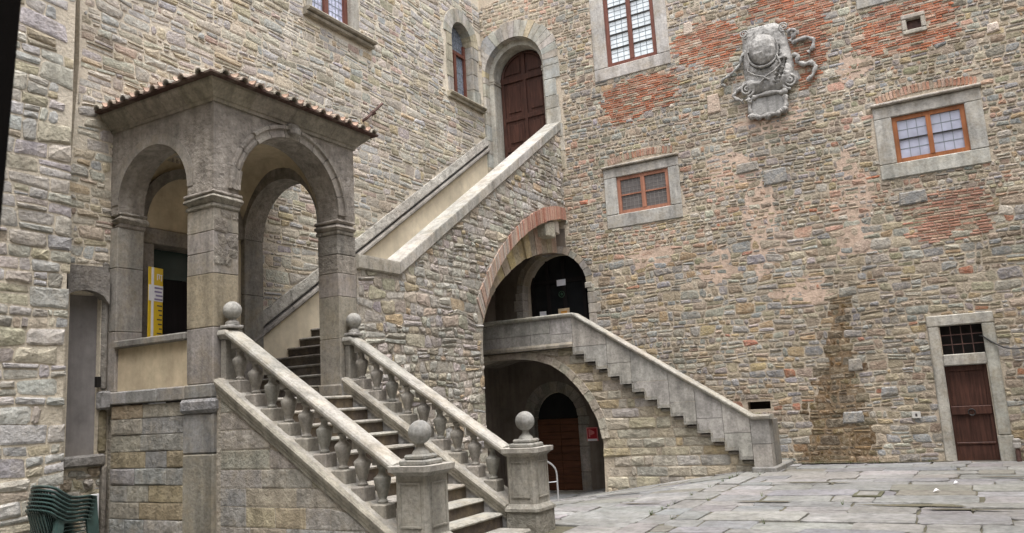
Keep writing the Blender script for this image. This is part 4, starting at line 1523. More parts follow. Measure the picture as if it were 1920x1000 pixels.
# ================================================================== LOGGIA
def make_loggia():
    rng = random.Random(51)
    lg = thing('loggia', 'small tiled stone loggia with two round arches at the stair landing', 'loggia', (-10.4, 9.3, 0.0))
    T = 0.46
    WST = (0.355, 0.325, 0.285)
    # base masonry
    core = MB()
    core.box(XL, XS - 0.03, YL + 0.04, YB - 0.02, -0.6, LZ - 0.12)
    core.build('base_core', M_MORTAR_G, lg)
    # front base, coursed ashlar
    z = 0.0
    pal = [(3, (0.32, 0.315, 0.30)), (2, (0.355, 0.33, 0.28)), (1.5, (0.36, 0.30, 0.205)), (0.6, (0.34, 0.255, 0.15)), (1, (0.29, 0.29, 0.285))]
    rows = [-0.1, 0.16, 0.42, 0.66, 0.90, 1.14, 1.38, 1.62, 1.86, 2.06]
    for i in range(len(rows) - 1):
        x = XL + 0.14
        xe = -9.80
        while x < xe - 0.05:
            w = rng.uniform(0.35, 0.95)
            if xe - x - w < 0.25:
                w = xe - x
            mb = MB()
            g = 0.006
            z0, z1 = rows[i] + g, rows[i + 1] - g
            P = [(x + g, z0), (x + w / 2, z0 + rng.uniform(-.004, .004)), (x + w - g, z0), (x + w - g, (z0 + z1) / 2), (x + w - g, z1), (x + w / 2, z1 + rng.uniform(-.004, .004)), (x + g, z1), (x + g, (z0 + z1) / 2)]
            stone_geo(mb, P, MPF, rng.uniform(0.0, 0.012), rng, pick(rng, pal), inset=0.018, rough=1.6)
            mb.build('stone', M_BASE, lg, recalc=False)
            x += w
    # corner pedestal under the pier
    ped = MB()
    ped.cbox(-9.78, XS + 0.06, YL - 0.06, YL + 0.5, -0.2, 1.32, 0.012, (0.27, 0.255, 0.215), 1, rng)
    ped.build('pedestal', M_ASHLAR, lg)
    ped = MB()
    ped.cbox(-9.78, XS + 0.055, YL - 0.055, YL + 0.5, 1.326, 1.87, 0.012, (0.265, 0.265, 0.26), 1, rng)
    ped.build('pedestal', M_ASHLAR, lg)
    ped = MB()
    ped.cbox(-9.82, XS + 0.10, YL - 0.10, YL + 0.52, 1.876, 2.075, 0.03, (0.285, 0.285, 0.29), 1, rng)
    ped.build('pedestal_cap', M_WORN, lg)
    # plinth course
    x = XL + 0.01
    for w in (0.5, 0.72, 0.60, 0.56):
        mb = MB()
        mb.cbox(x + 0.003, min(x + w, XS + 0.03) - 0.003, YL - 0.045, YL + 0.3, 2.08, 2.275, 0.012, jit((0.275, 0.27, 0.26), rng, .06), 1, rng)
        mb.build('plinth_block', M_ASHLAR, lg)
        x += w
    # parapet panel and sill of the front opening
    pp = MB()
    pp.box(-11.40, -9.79, YL + 0.05, YL + 0.40, 2.276, 2.93)
    pp.build('parapet_panel', M_PLASTER_W, lg)
    si = MB()
    si.cbox(-11.41, -9.785, YL - 0.035, YL + 0.47, 2.932, 3.045, 0.012, (0.235, 0.225, 0.205), 1, rng)
    si.build('sill', M_ASHLAR, lg)
    # floor
    fl = MB()
    fl.box(XL, XS - 0.01, YL + 0.40, 10.0, LZ - 0.12, LZ, (0.30, 0.29, 0.27))
    fl.build('floor_slab', M_PAVE, lg)

    # piers as stacked blocks
    def pier(x0, x1, y0, y1, zs, tints, mats, nm='pier_block', wear=0.0):
        for k in range(len(zs) - 1):
            mb = MB()
            dx, dy = rng.uniform(-wear, 0), rng.uniform(-wear, 0)
            mb.cbox(x0, x1 + dx, y0 - dy * 0, y1, zs[k] + 0.0012, zs[k + 1] - 0.0012, 0.003 + 0.004 * rng.random(), jit(tints[k % len(tints)], rng, .05), 2.0, rng)
            mb.build(nm, mats[k % len(mats)], lg)
    pier(-9.78, XS, YL, YL + T, (2.276, 3.07, 3.84, 4.15, 4.46, 4.80), [(0.295, 0.272, 0.25), (0.34, 0.30, 0.215), (0.32, 0.295, 0.262), (0.315, 0.29, 0.26), (0.325, 0.295, 0.255)],
         [M_ASHLAR, M_ASHLAR, M_ASHLAR, M_ASHLAR, M_ASHLAR])
    # worn lumps on the eroded right face of the corner pier
    er = rubble(YL + 0.01, YL + T - 0.01, 3.95, 4.80, (0.14, 0.24), (0.9, 2.0), rng, 71.0, gap=0.006, wav=0.6, region=rect(YL + 0.012, YL + T - 0.012, 3.95, 4.8))
    for P in er:
        mb = MB()
        stone_geo(mb, P, MPS, rng.uniform(0.002, 0.014), rng, jit((0.30, 0.275, 0.235), rng, .06), rough=1.8)
        mb.build('spall', M_WORN, lg, recalc=False)
    # left pilaster against the wall
    pier(XL + 0.001, -11.40, YL, YL + T, (2.276, 3.2, 4.2, 4.84), [(0.295, 0.275, 0.247)], [M_ASHLAR], 'pilaster_block')
    # far column
    pier(XS - T, XS, 10.40, YB, (2.04, 2.22, 3.0, 3.72, 4.12, 4.45, 4.80), [(0.285, 0.265, 0.235), (0.305, 0.285, 0.245), (0.31, 0.283, 0.235), (0.32, 0.295, 0.26), (0.325, 0.295, 0.255)],
         [M_ASHLAR, M_ASHLAR, M_ASHLAR, M_ASHLAR, M_WORN, M_WORN], 'column_block')
    bs = MB()
    bs.cbox(XS - T - 0.03, XS + 0.03, 10.37, YB + 0.0, LZ, 2.24, 0.015, (0.25, 0.235, 0.21), 1, rng)
    bs.build('column_base', M_ASHLAR, lg)
    # back left pilaster
    pier(XL + 0.001, -11.485, 10.40, YB, (LZ, 3.0, 4.0, 5.048), [(0.24, 0.225, 0.2)], [M_ASHLAR], 'pilaster_block')

    # capitals: three stepped slabs, worn
    def capital(x0, x1, y0, y1, z, h=0.25):
        for (o, a, b, r_) in ((0.025, 0.0, 0.07, 0.01), (0.075, 0.07, 0.19, 0.045), (0.05, 0.19, h, 0.015)):
            mb = MB()
            mb.cbox(x0 - o, x1 + o, y0 - o, y1 + o, z + a + 0.001, z + b - 0.001, r_, jit((0.345, 0.318, 0.275), rng, .06), 1.5, rng)
            mb.build('capital', M_WORN, lg)
    capital(-9.78, XS, YL, YL + T, 4.80)
    capital(XS - T, XS, 10.40, YB - 0.08, 4.80)
    capital(XL + 0.08, -11.40, YL + 0.05, YL + T, 4.84, 0.1 + 0.15)

    # arched upper walls
    ZT = 6.40
    fw_ = MB()
    cxF, rF, zsF = -10.59, 0.81, 5.20
    spans = [(XL + 0.001, 5.05), (cxF - rF, 5.05)]
    P = [(XL + 0.001, 5.05), (cxF - rF, 5.05)] + [(cxF + rF * math.cos(a), zsF + rF * math.sin(a)) for a in [math.pi * (1 - k / 24) for k in range(25)]] + \
        [(cxF + rF, 5.05), (XS, 5.05), (XS, ZT), (XL + 0.001, ZT)]
    fw_.prism(P, MPF, -T, 0.0, WST)
    fw_.build('front_wall', M_WORN, lg)
    rg = MB()
    A = [(cxF + 0.97 * math.cos(a), zsF + 0.97 * math.sin(a)) for a in [math.pi * (1 - k / 24) for k in range(25)]]
    B = [(cxF + (rF + 0.002) * math.cos(a), zsF + (rF + 0.002) * math.sin(a)) for a in [math.pi * (1 - k / 24) for k in range(25)]]
    A = [(min(p[0], -9.66), p[1]) for p in A]
    rg.prism(A + B[::-1], MPF, -0.1, 0.012, (0.325, 0.30, 0.265))
    rg.build('arch_ring', M_ASHLAR, lg)
    # right wall
    cyR, rR, zsR = 9.32, 1.08, 5.12
    rw = MB()
    P = [(YL + T, 5.05), (cyR - rR, 5.05)] + [(cyR + rR * math.cos(a), zsR + rR * math.sin(a)) for a in [math.pi * (1 - k / 28) for k in range(29)]] + \
        [(cyR + rR, 5.05), (YB, 5.05), (YB, ZT), (YL + T, ZT)]
    rw.prism(P, MPS, -T, -0.001, WST)
    rw.build('side_wall', M_WORN, lg)
    # moulded archivolt in segments
    nseg = 11
    for k in range(nseg):
        a0 = math.pi * (1 - (k + 0.02) / nseg)
        a1 = math.pi * (1 - (k + 0.98) / nseg)
        an = [a0 + (a1 - a0) * t / 3 for t in range(4)]
        mb = MB()
        prof = [(0.0, -0.06), (0.0, 0.045), (0.05, 0.05), (0.06, 0.03), (0.13, 0.035), (0.14, 0.075), (0.185, 0.08), (0.20, 0.05), (0.20, -0.06)]
        if k in (1, 2):
            prof = [(rng.uniform(0.0, 0.03), -0.06), (0.02, 0.02), (0.06, 0.035), (0.10, 0.02), (0.15, 0.05), (0.18, 0.045), (0.19, 0.02), (0.20, 0.01), (0.20, -0.06)]
        path = []
        for a in an:
            rad = (0, math.cos(a), math.sin(a))
            path.append(((XS, cyR + (rR + 0.002) * math.cos(a), zsR + (rR + 0.002) * math.sin(a)), rad, (1, 0, 0)))
        mb.sweep(prof, path, jit((0.335, 0.308, 0.268), rng, .06))
        mb.build('archivolt', M_WORN if k in (1, 2, 0) else M_CARVED, lg)
    ks = MB()
    ks.cbox(XS - 0.02, XS + 0.16, cyR - 0.10, cyR + 0.10, zsR + rR + 0.03, zsR + rR + 0.19, 0.03, (0.36, 0.34, 0.30), 1, rng)
    ks.cbox(XS - 0.02, XS + 0.12, cyR - 0.12, cyR + 0.12, zsR + rR + 0.10, ZT + 0.05, 0.02, (0.29, 0.27, 0.23), 1, rng)
    ks.build('keystone', M_WORN, lg)
    # back wall
    cxB, rB, zsB = -10.585, 0.90, 5.052
    bw = MB()
    P = [(XL + 0.001, 5.05), (cxB - rB, 5.05)] + [(cxB + rB * math.cos(a), zsB + 0.97 * math.sin(a)) for a in [math.pi * (1 - k / 24) for k in range(25)]] + \
        [(cxB + rB, 5.05), (XS - T - 0.001, 5.05), (XS - T - 0.001, ZT), (XL + 0.001, ZT)]
    bw.prism(P, lambda u, v, d: (u, YB - d, v), 0.0, T, (0.30, 0.278, 0.245))
    bw.build('back_wall', M_WORN, lg)
    # sail vault, plastered
    va = MB()
    x0, x1, y0, y1 = XL, XS - T + 0.05, YL + T - 0.05, 10.45
    n_ = 14
    cx, cy = (x0 + x1) / 2, (y0 + y1) / 2
    RR = math.hypot(x1 - cx, y1 - cy) * 1.06
    def zz(x, y):
        return 5.06 + 1.9 * (math.sqrt(max(0.0, RR * RR - (x - cx) ** 2 - (y - cy) ** 2)) - 0.53)
    V = [(x0 + (x1 - x0) * i / n_, y0 + (y1 - y0) * j / n_, min(6.38, zz(x0 + (x1 - x0) * i / n_, y0 + (y1 - y0) * j / n_))) for j in range(n_ + 1) for i in range(n_ + 1)]
    F = [(j * (n_ + 1) + i, (j + 1) * (n_ + 1) + i, (j + 1) * (n_ + 1) + i + 1, j * (n_ + 1) + i + 1) for j in range(n_) for i in range(n_)]
    va.add(V, F)
    va.build('vault', M_PLASTER_W, lg, smooth=180, recalc=False)

    # cornice: moulded stone running round three sides, in lengths
    O = 0.33
    prof = [(0.0, 0.0), (0.03, 0.0), (0.035, 0.05), (0.06, 0.06), (0.10, 0.11), (0.17, 0.17), (0.22, 0.23), (0.225, 0.27), (0.0, 0.27)]
    def corn(path, t):
        mb = MB()
        mb.sweep(prof, path, t)
        mb.build('cornice', M_CARVED, lg)
    zc = ZT
    d = 1.0
    def fr(x, y, ax, ay): return ((x, y, zc), (ax, ay, 0), (0, 0, 1))
    xs_ = (XL + 0.001, -10.95, -10.2, -9.75)
    for k in range(3):
        corn([fr(xs_[k] + 0.003, YL, 0, -1), fr(xs_[k + 1] - 0.003, YL, 0, -1)], jit((0.31, 0.285, 0.235), rng, .08))
    corn([fr(-9.75, YL, 0, -1), fr(XS, YL, 1, -1), fr(XS, 8.4, 1, 0)], (0.33, 0.30, 0.235))
    ys_ = (8.4, 9.25, 10.2, YB)
    for k in range(2):
        corn([fr(XS, ys_[k] + 0.003, 1, 0), fr(XS, ys_[k + 1] - 0.003, 1, 0)], jit((0.31, 0.285, 0.235), rng, .08))
    corn([fr(XS, 10.203, 1, 0), fr(XS, YB, 1, 1), fr(-9.9, YB, 0, 1)], (0.31, 0.285, 0.235))
    # frieze fillet under the cornice
    # roof deck of flat tiles, and curved tiles on it
    dk = MB()
    e0x, e1y, e0y = XS + O, YL - O, YB + O
    ze = 6.675
    rise = 0.42
    yc = (YL + YB) / 2
    eave = [(XL, e1y, ze), (e0x, e1y, ze), (e0x, e0y, ze), (XL, e0y, ze)]
    topz = ze + rise
    ridge = [(XL, yc - 0.15, topz), (XL + 0.5, yc - 0.15, topz), (XL + 0.5, yc + 0.15, topz), (XL, yc + 0.15, topz)]
    lowr = [(p[0], p[1], p[2] - 0.0) for p in eave]
    th = 0.03
    up_ = [(p[0], p[1], p[2] + th) for p in eave]
    dk.add(lowr + up_ + ridge, [(3, 2, 1, 0), (0, 1, 5, 4), (1, 2, 6, 5), (2, 3, 7, 6), (4, 5, 9, 8), (5, 6, 10, 9), (6, 7, 11, 10), (8, 9, 10, 11), (3, 0, 4, 8, 11, 7)], (0.07, 0.04, 0.032))
    roof = dk.build('roof', M_TILE, lg)
    # one curved tile, shared
    def tile_mesh(nm, r0, r1, L, c, flip=False):
        mb = MB()
        n2 = 8
        vv = []
        for (y, r_) in ((0, r0), (L, r1)):
            for rr in (r_, r_ - 0.018):
                for k in range(n2 + 1):
                    a = math.pi * k / n2
                    vv.append((rr * math.cos(a), y, (rr * math.sin(a) - (r_ if False else 0)) * (-1 if flip else 1)))
        w_ = n2 + 1
        F = []
        for k in range(n2):
            F += [(k, k + 1, 2 * w_ + k + 1, 2 * w_ + k), (w_ + k, 3 * w_ + k, 3 * w_ + k + 1, w_ + k + 1), (k, w_ + k, w_ + k + 1, k + 1), (2 * w_ + k, 2 * w_ + k + 1, 3 * w_ + k + 1, 3 * w_ + k)]
        F += [(0, 2 * w_, 3 * w_, w_), (n2, w_ + n2, 3 * w_ + n2, 2 * w_ + n2)]
        mb.add(vv, F, c)
        return mb.mesh(nm, M_TILE, smooth=50)
    cov = [tile_mesh('cover_tile', 0.072, 0.062, 0.46, c) for c in ((0.30, 0.27, 0.22), (0.31, 0.25, 0.20), (0.27, 0.255, 0.225), (0.34, 0.28, 0.23))]
    pan = [tile_mesh('pan_tile', 0.10, 0.12, 0.46, c, True) for c in ((0.42, 0.29, 0.22), (0.45, 0.35, 0.28), (0.38, 0.27, 0.21))]
    def put(me, nm, x, y, z, yaw, pitch, roll):
        o = link(nm, me, roof)
        o.matrix_parent_inverse = Matrix.Translation(-BASE[lg.name])
        o.matrix_parent_inverse = Matrix.Identity(4)
        o.location = (x, y, z)
        o.rotation_mode = 'XYZ'
        o.rotation_euler = (pitch, roll, yaw)
    # roof's own frame is world, so tiles are given in world coordinates
    pf = math.atan2(rise, yc - e1y - 0.15)
    ps = math.atan2(rise, e0x - (XL + 0.5))
    sp = 0.335
    n_f = int((e0x - XL) / sp)
    for k in range(n_f + 1):
        x = XL + 0.14 + k * sp
        if x > e0x - 0.22:
            break
        reach = min(yc - e1y, (e0x - x) * 0.9 + 0.2)
        for c in range(max(1, int(reach / 0.38))):
            y = e1y - 0.04 + c * 0.38
            z = ze + th + 0.012 + (y - e1y) * math.tan(pf)
            put(rng.choice(cov), 'roof_tile', x + rng.uniform(-.02, .02), y + rng.uniform(-.02, .015), z - 0.02 + 0.012 * c, 0, pf, rng.uniform(-.06, .06))
            if x + sp / 2 < e0x - 0.4:
                put(rng.choice(pan), 'roof_tile', x + sp / 2, y + 0.03, z + 0.085, 0, pf, 0)
    n_s = int((e0y - e1y) / sp)
    for k in range(n_s + 1):
        y = e1y + 0.24 + k * sp
        if y > e0y - 0.02:
            break
        reach = min(e0x - XL - 0.3, (y - e1y) * 1.1 + 0.15, (e0y - y) * 1.1 + 0.15)
        for c in range(max(1, int(reach / 0.38))):
            x = e0x + 0.04 - c * 0.38
            z = ze + th + 0.012 + (e0x - x) * math.tan(ps)
            put(rng.choice(cov), 'roof_tile', x + rng.uniform(-.015, .02), y + rng.uniform(-.02, .02), z - 0.02 + 0.012 * c, math.pi / 2, ps, rng.uniform(-.06, .06))
            if y + sp / 2 < e0y - 0.05:
                put(rng.choice(pan), 'roof_tile', x - 0.03, y + sp / 2, z + 0.085, math.pi / 2, ps, 0)
    return lg
make_loggia()

# ================================================================== UPPER STAIR
ARCH_IN = [(14.93, 0.0), (14.93, 1.4), (14.95, 2.6), (14.97, 3.1), (15.02, 3.57), (15.16, 3.94), (15.38, 4.31), (15.75, 4.74), (16.24, 5.18), (16.8, 5.58), (17.38, 5.9),
           (17.98, 6.18), (18.61, 6.39), (19.26, 6.53), (19.60, 6.56)]
ARCH_OUT = [(14.79, 4.02), (14.97, 4.28), (15.28, 4.67), (15.61, 5.01), (16.01, 5.38), (16.56, 5.80), (17.14, 6.18), (17.73, 6.47), (18.35, 6.71), (18.99, 6.87), (19.60, 6.91)]
def parz(y): return 4.50 if y < 12.05 else 4.50 + 0.6485 * (y - 12.05)

def resample(path, n):
    L = [0.0]
    for a, b in zip(path, path[1:]):
        L.append(L[-1] + math.hypot(b[0] - a[0], b[1] - a[1]))
    out = []
    for k in range(n + 1):
        t = L[-1] * k / n
        for i in range(len(path) - 1):
            if t <= L[i + 1] + 1e-9:
                f_ = (t - L[i]) / (L[i + 1] - L[i] + 1e-12)
                out.append((path[i][0] + (path[i + 1][0] - path[i][0]) * f_, path[i][1] + (path[i + 1][1] - path[i][1]) * f_))
                break
    return out

def make_upper_stair():
    rng = random.Random(61)
    st = thing('upper_staircase', 'long upper stair with rough stone side, pale coping and large brick-edged arch', 'staircase', (-10.4, 15.0, 0.0))
    # parapet / side wall
    region = [(YB + 0.005, -0.7), (14.93, -0.7)] + ARCH_IN[1:] + [(YM - 0.002, parz(YM) - 0.27), (12.05, parz(12.05) - 0.26), (YB + 0.005, 4.24)]
    w = MB()
    w.prism(region, MPS, -0.36, 0.0)
    w.build('side_wall', M_MORTAR_G, st, recalc=False)
    ring = [p for p in ARCH_OUT] + [(19.6, 6.5)] + [p for p in reversed(ARCH_IN[3:])]
    polys = rubble(YB, YM, -0.7, 9.3, (0.11, 0.24), (0.9, 2.6), rng, 77.0, gap=0.011, wav=0.6, split=0.3, holes=[ring], region=region)
    pal = [(3, (0.41, 0.385, 0.34)), (2, (0.385, 0.37, 0.34)), (1.2, (0.43, 0.385, 0.30)), (0.7, (0.31, 0.28, 0.235)), (0.4, (0.44, 0.345, 0.235)), (0.9, (0.47, 0.45, 0.40))]
    lay(polys, MPS, st, M_NEAR, 'stone', lambda u, v, r: pick(r, pal, 0.2), rng, proud=(0.004, 0.032), rough=1.5)
    # coping: level piece then sloping lengths
    def cop(ya, yb, t):
        mb = MB()
        prof = [(0.055, 0.0), (0.06, -0.03), (0.06, -0.235), (0.035, -0.26), (-0.40, -0.26), (-0.42, -0.23), (-0.42, -0.01), (-0.41, 0.0)]
        mb.sweep(prof, [((XS, y, parz(y)), (1, 0, 0), (0, 0, 1)) for y in (ya, yb)], t)
        mb.build('coping_stone', M_ASHLAR, st)
    cop(YB + 0.004, 12.047, (0.40, 0.375, 0.32))
    ys = [12.053, 13.2, 14.6, 15.7, 17.0, 18.4, YM - 0.004]
    for a, b in zip(ys, ys[1:]):
        cop(a + 0.003, b - 0.003, jit((0.41, 0.395, 0.36), rng, .06))
    # brick edge of the arch
    a_in = resample(ARCH_IN[4:], 84)
    a_out = resample(ARCH_OUT, 84)
    for k in range(84):
        P = [a_in[k], a_in[k + 1], a_out[k + 1], a_out[k]]
        c = (sum(p[0] for p in P) / 4, sum(p[1] for p in P) / 4)
        P = [(c[0] + (p[0] - c[0]) * 0.95 if False else p[0] + (c[0] - p[0]) * 0.05, p[1] + (c[1] - p[1]) * 0.05) for p in P]
        t = k / 84
        pal_ = [(2, (0.40, 0.22, 0.165)), (1.2, (0.46, 0.30, 0.23)), (0.7, (0.36, 0.17, 0.12))] if t > 0.55 or (t > 0.3 and rng.random() < (t - 0.3) * 3) else [(2, (0.42, 0.33, 0.27)), (1, (0.40, 0.36, 0.31)), (1, (0.43, 0.30, 0.235))]
        mb = MB()
        Pm = P if area2(P) > 0 else P[::-1]
        mb.prism(Pm, MPS, -0.34, 0.03 + rng.uniform(-0.008, 0.015), pick(rng, pal_))
        mb.build('arch_brick', M_BRICK, st)
    # barrel vault under the flight
    v = MB()
    path = resample(ARCH_IN[:], 40)
    nx = 8
    V = []
    for i in range(nx + 1):
        x = XS - 0.345 - (XS - 0.345 - XL) * i / nx
        for p in path:
            V.append((x, p[0] + 0.012 * noise.noise((x * 3, p[0] * 3, p[1] * 3)), p[1] - 0.006 + 0.015 * noise.noise((x * 2, p[0] * 4, p[1] * 3))))
    W_ = len(path)
    F = [(i * W_ + k, i * W_ + k + 1, (i + 1) * W_ + k + 1, (i + 1) * W_ + k) for i in range(nx) for k in range(W_ - 1)]
    v.add(V, F, (0.26, 0.22, 0.16))  # tint darkened to imitate the shade under the flight
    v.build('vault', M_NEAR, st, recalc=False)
    # voussoir rows visible on the underside
    sp = resample(ARCH_IN[5:], 22)
    for k in range(22):
        mb = MB()
        (y0, z0), (y1, z1) = sp[k], sp[k + 1]
        nl = math.hypot(y1 - y0, z1 - z0)
        nyv, nzv = (z1 - z0) / nl, -(y1 - y0) / nl
        f0, f1 = 0.04, 0.96
        a = (y0 + (y1 - y0) * f0, z0 + (z1 - z0) * f0)
        b = (y0 + (y1 - y0) * f1, z0 + (z1 - z0) * f1)
        th = rng.uniform(0.012, 0.035)
        x0, x1 = XS - 0.36 - rng.uniform(0.35, 0.75), XS - 0.02
        pts = [(x0, *a), (x1, *a), (x1, *b), (x0, *b)]
        low = [(p[0], p[1] + nyv * th, p[2] + nzv * th) for p in pts]
        mb.add(pts + low, [(0, 1, 2, 3), (4, 7, 6, 5), (0, 4, 5, 1), (1, 5, 6, 2), (2, 6, 7, 3), (3, 7, 4, 0)], pick(rng, [(2, (0.42, 0.35, 0.24)), (1, (0.36, 0.30, 0.23)), (1, (0.44, 0.36, 0.18)), (0.6, (0.40, 0.25, 0.18))]))
        mb.build('voussoir', M_NEAR, st)
    # lower ring of tan voussoirs set back behind the brick edge
    low = [(15.12, 2.2), (15.20, 2.9), (15.42, 3.45), (15.64, 3.76), (15.78, 4.01), (16.13, 4.35), (16.67, 4.75), (17.23, 5.08), (17.81, 5.32), (18.57, 5.54), (19.2, 5.66), (YM - 0.01, 5.70)]
    upr = [(14.96, 2.2), (14.99, 2.9), (15.05, 3.45), (15.17, 3.92), (15.38, 4.28), (15.75, 4.72), (16.24, 5.16), (16.8, 5.56), (17.38, 5.88), (18.3, 6.24), (19.0, 6.44), (YM - 0.01, 6.52)]
    li, ui = resample(low, 20), resample(upr, 20)
    for k in range(20):
        P = [li[k], li[k + 1], ui[k + 1], ui[k]]
        if area2(P) < 0:
            P = P[::-1]
        c = (sum(p[0] for p in P) / 4, sum(p[1] for p in P) / 4)
        P = [(p[0] + (c[0] - p[0]) * 0.025 + rng.uniform(-.012, .012), p[1] + (c[1] - p[1]) * 0.025 + rng.uniform(-.012, .012)) for p in P]
        mb = MB()
        mb.prism(P, MPS, -0.95, -0.30 + rng.uniform(-0.03, 0.03), pick(rng, [(2, (0.42, 0.355, 0.25)), (1.4, (0.37, 0.315, 0.245)), (1, (0.43, 0.36, 0.20)), (0.5, (0.40, 0.28, 0.21))]))
        mb.build('voussoir', M_NEAR, st)
    # squared stones on the inner side of the arch's left pier
    z = -0.7
    while z < 2.6:
        h = rng.uniform(0.2, 0.34)
        mb = MB()
        mb.cbox(XS - 0.60 + rng.uniform(-.05, .05), XS - 0.012, 14.86, 14.945 + rng.uniform(0, .015), z + 0.005, z + h - 0.005, 0.015, pick(rng, [(2, (0.36, 0.32, 0.26)), (1, (0.32, 0.30, 0.265))]), 1.5, rng)
        mb.build('jamb', M_NEAR, st)
        z += h
    # old corbel block hanging under the crown
    cb = MB()
    cb.cbox(XS - 0.42, XS - 0.02, 18.45, 18.98, 5.98, 6.46, 0.02, (0.40, 0.38, 0.31), 1.5, rng)
    cb.cbox(XS - 0.30, XS - 0.03, 18.99, 19.25, 6.12, 6.5, 0.02, (0.37, 0.33, 0.28), 1.5, rng)
    cb.build('corbel', M_NEAR, st)
    # steps
    n_ = 30
    for k in range(n_):
        y = 10.28 + 0.3215 * k
        z = LZ + 0.2035 * (k + 1)
        mb = MB()
        x1 = XS - 0.37 if y > YB - 0.3 else XS - 0.50
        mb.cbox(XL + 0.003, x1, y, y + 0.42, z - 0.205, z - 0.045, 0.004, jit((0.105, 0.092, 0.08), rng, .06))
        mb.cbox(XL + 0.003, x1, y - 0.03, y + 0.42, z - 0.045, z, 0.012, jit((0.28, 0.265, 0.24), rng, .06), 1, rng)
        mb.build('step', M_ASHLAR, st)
    # solid body under the steps
    bd = MB()
    lowc = [(p[0], p[1] + 0.18) for p in ARCH_IN[4:]]
    P = [(10.9, -0.7), (14.86, -0.7), (14.86, 3.7)] + lowc[1:-1] + [(YM - 0.01, 6.74), (YM - 0.01, 7.9), (10.9, 2.3)]
    bd.prism(P, MPL, 0.03, 2.0)
    bd.build('stair_core', M_MORTAR_G, st, recalc=False)
    pw = MB()
    P = [(YB + 0.02, 2.2), (YB + 0.02, 4.22), (12.05, 4.22), (YM - 0.01, parz(YM) - 0.28), (YM - 0.01, 8.0)]
    pw.prism(P, MPS, -0.372, -0.362)
    pw.build('parapet_plaster', M_PLASTER, st)
make_upper_stair()

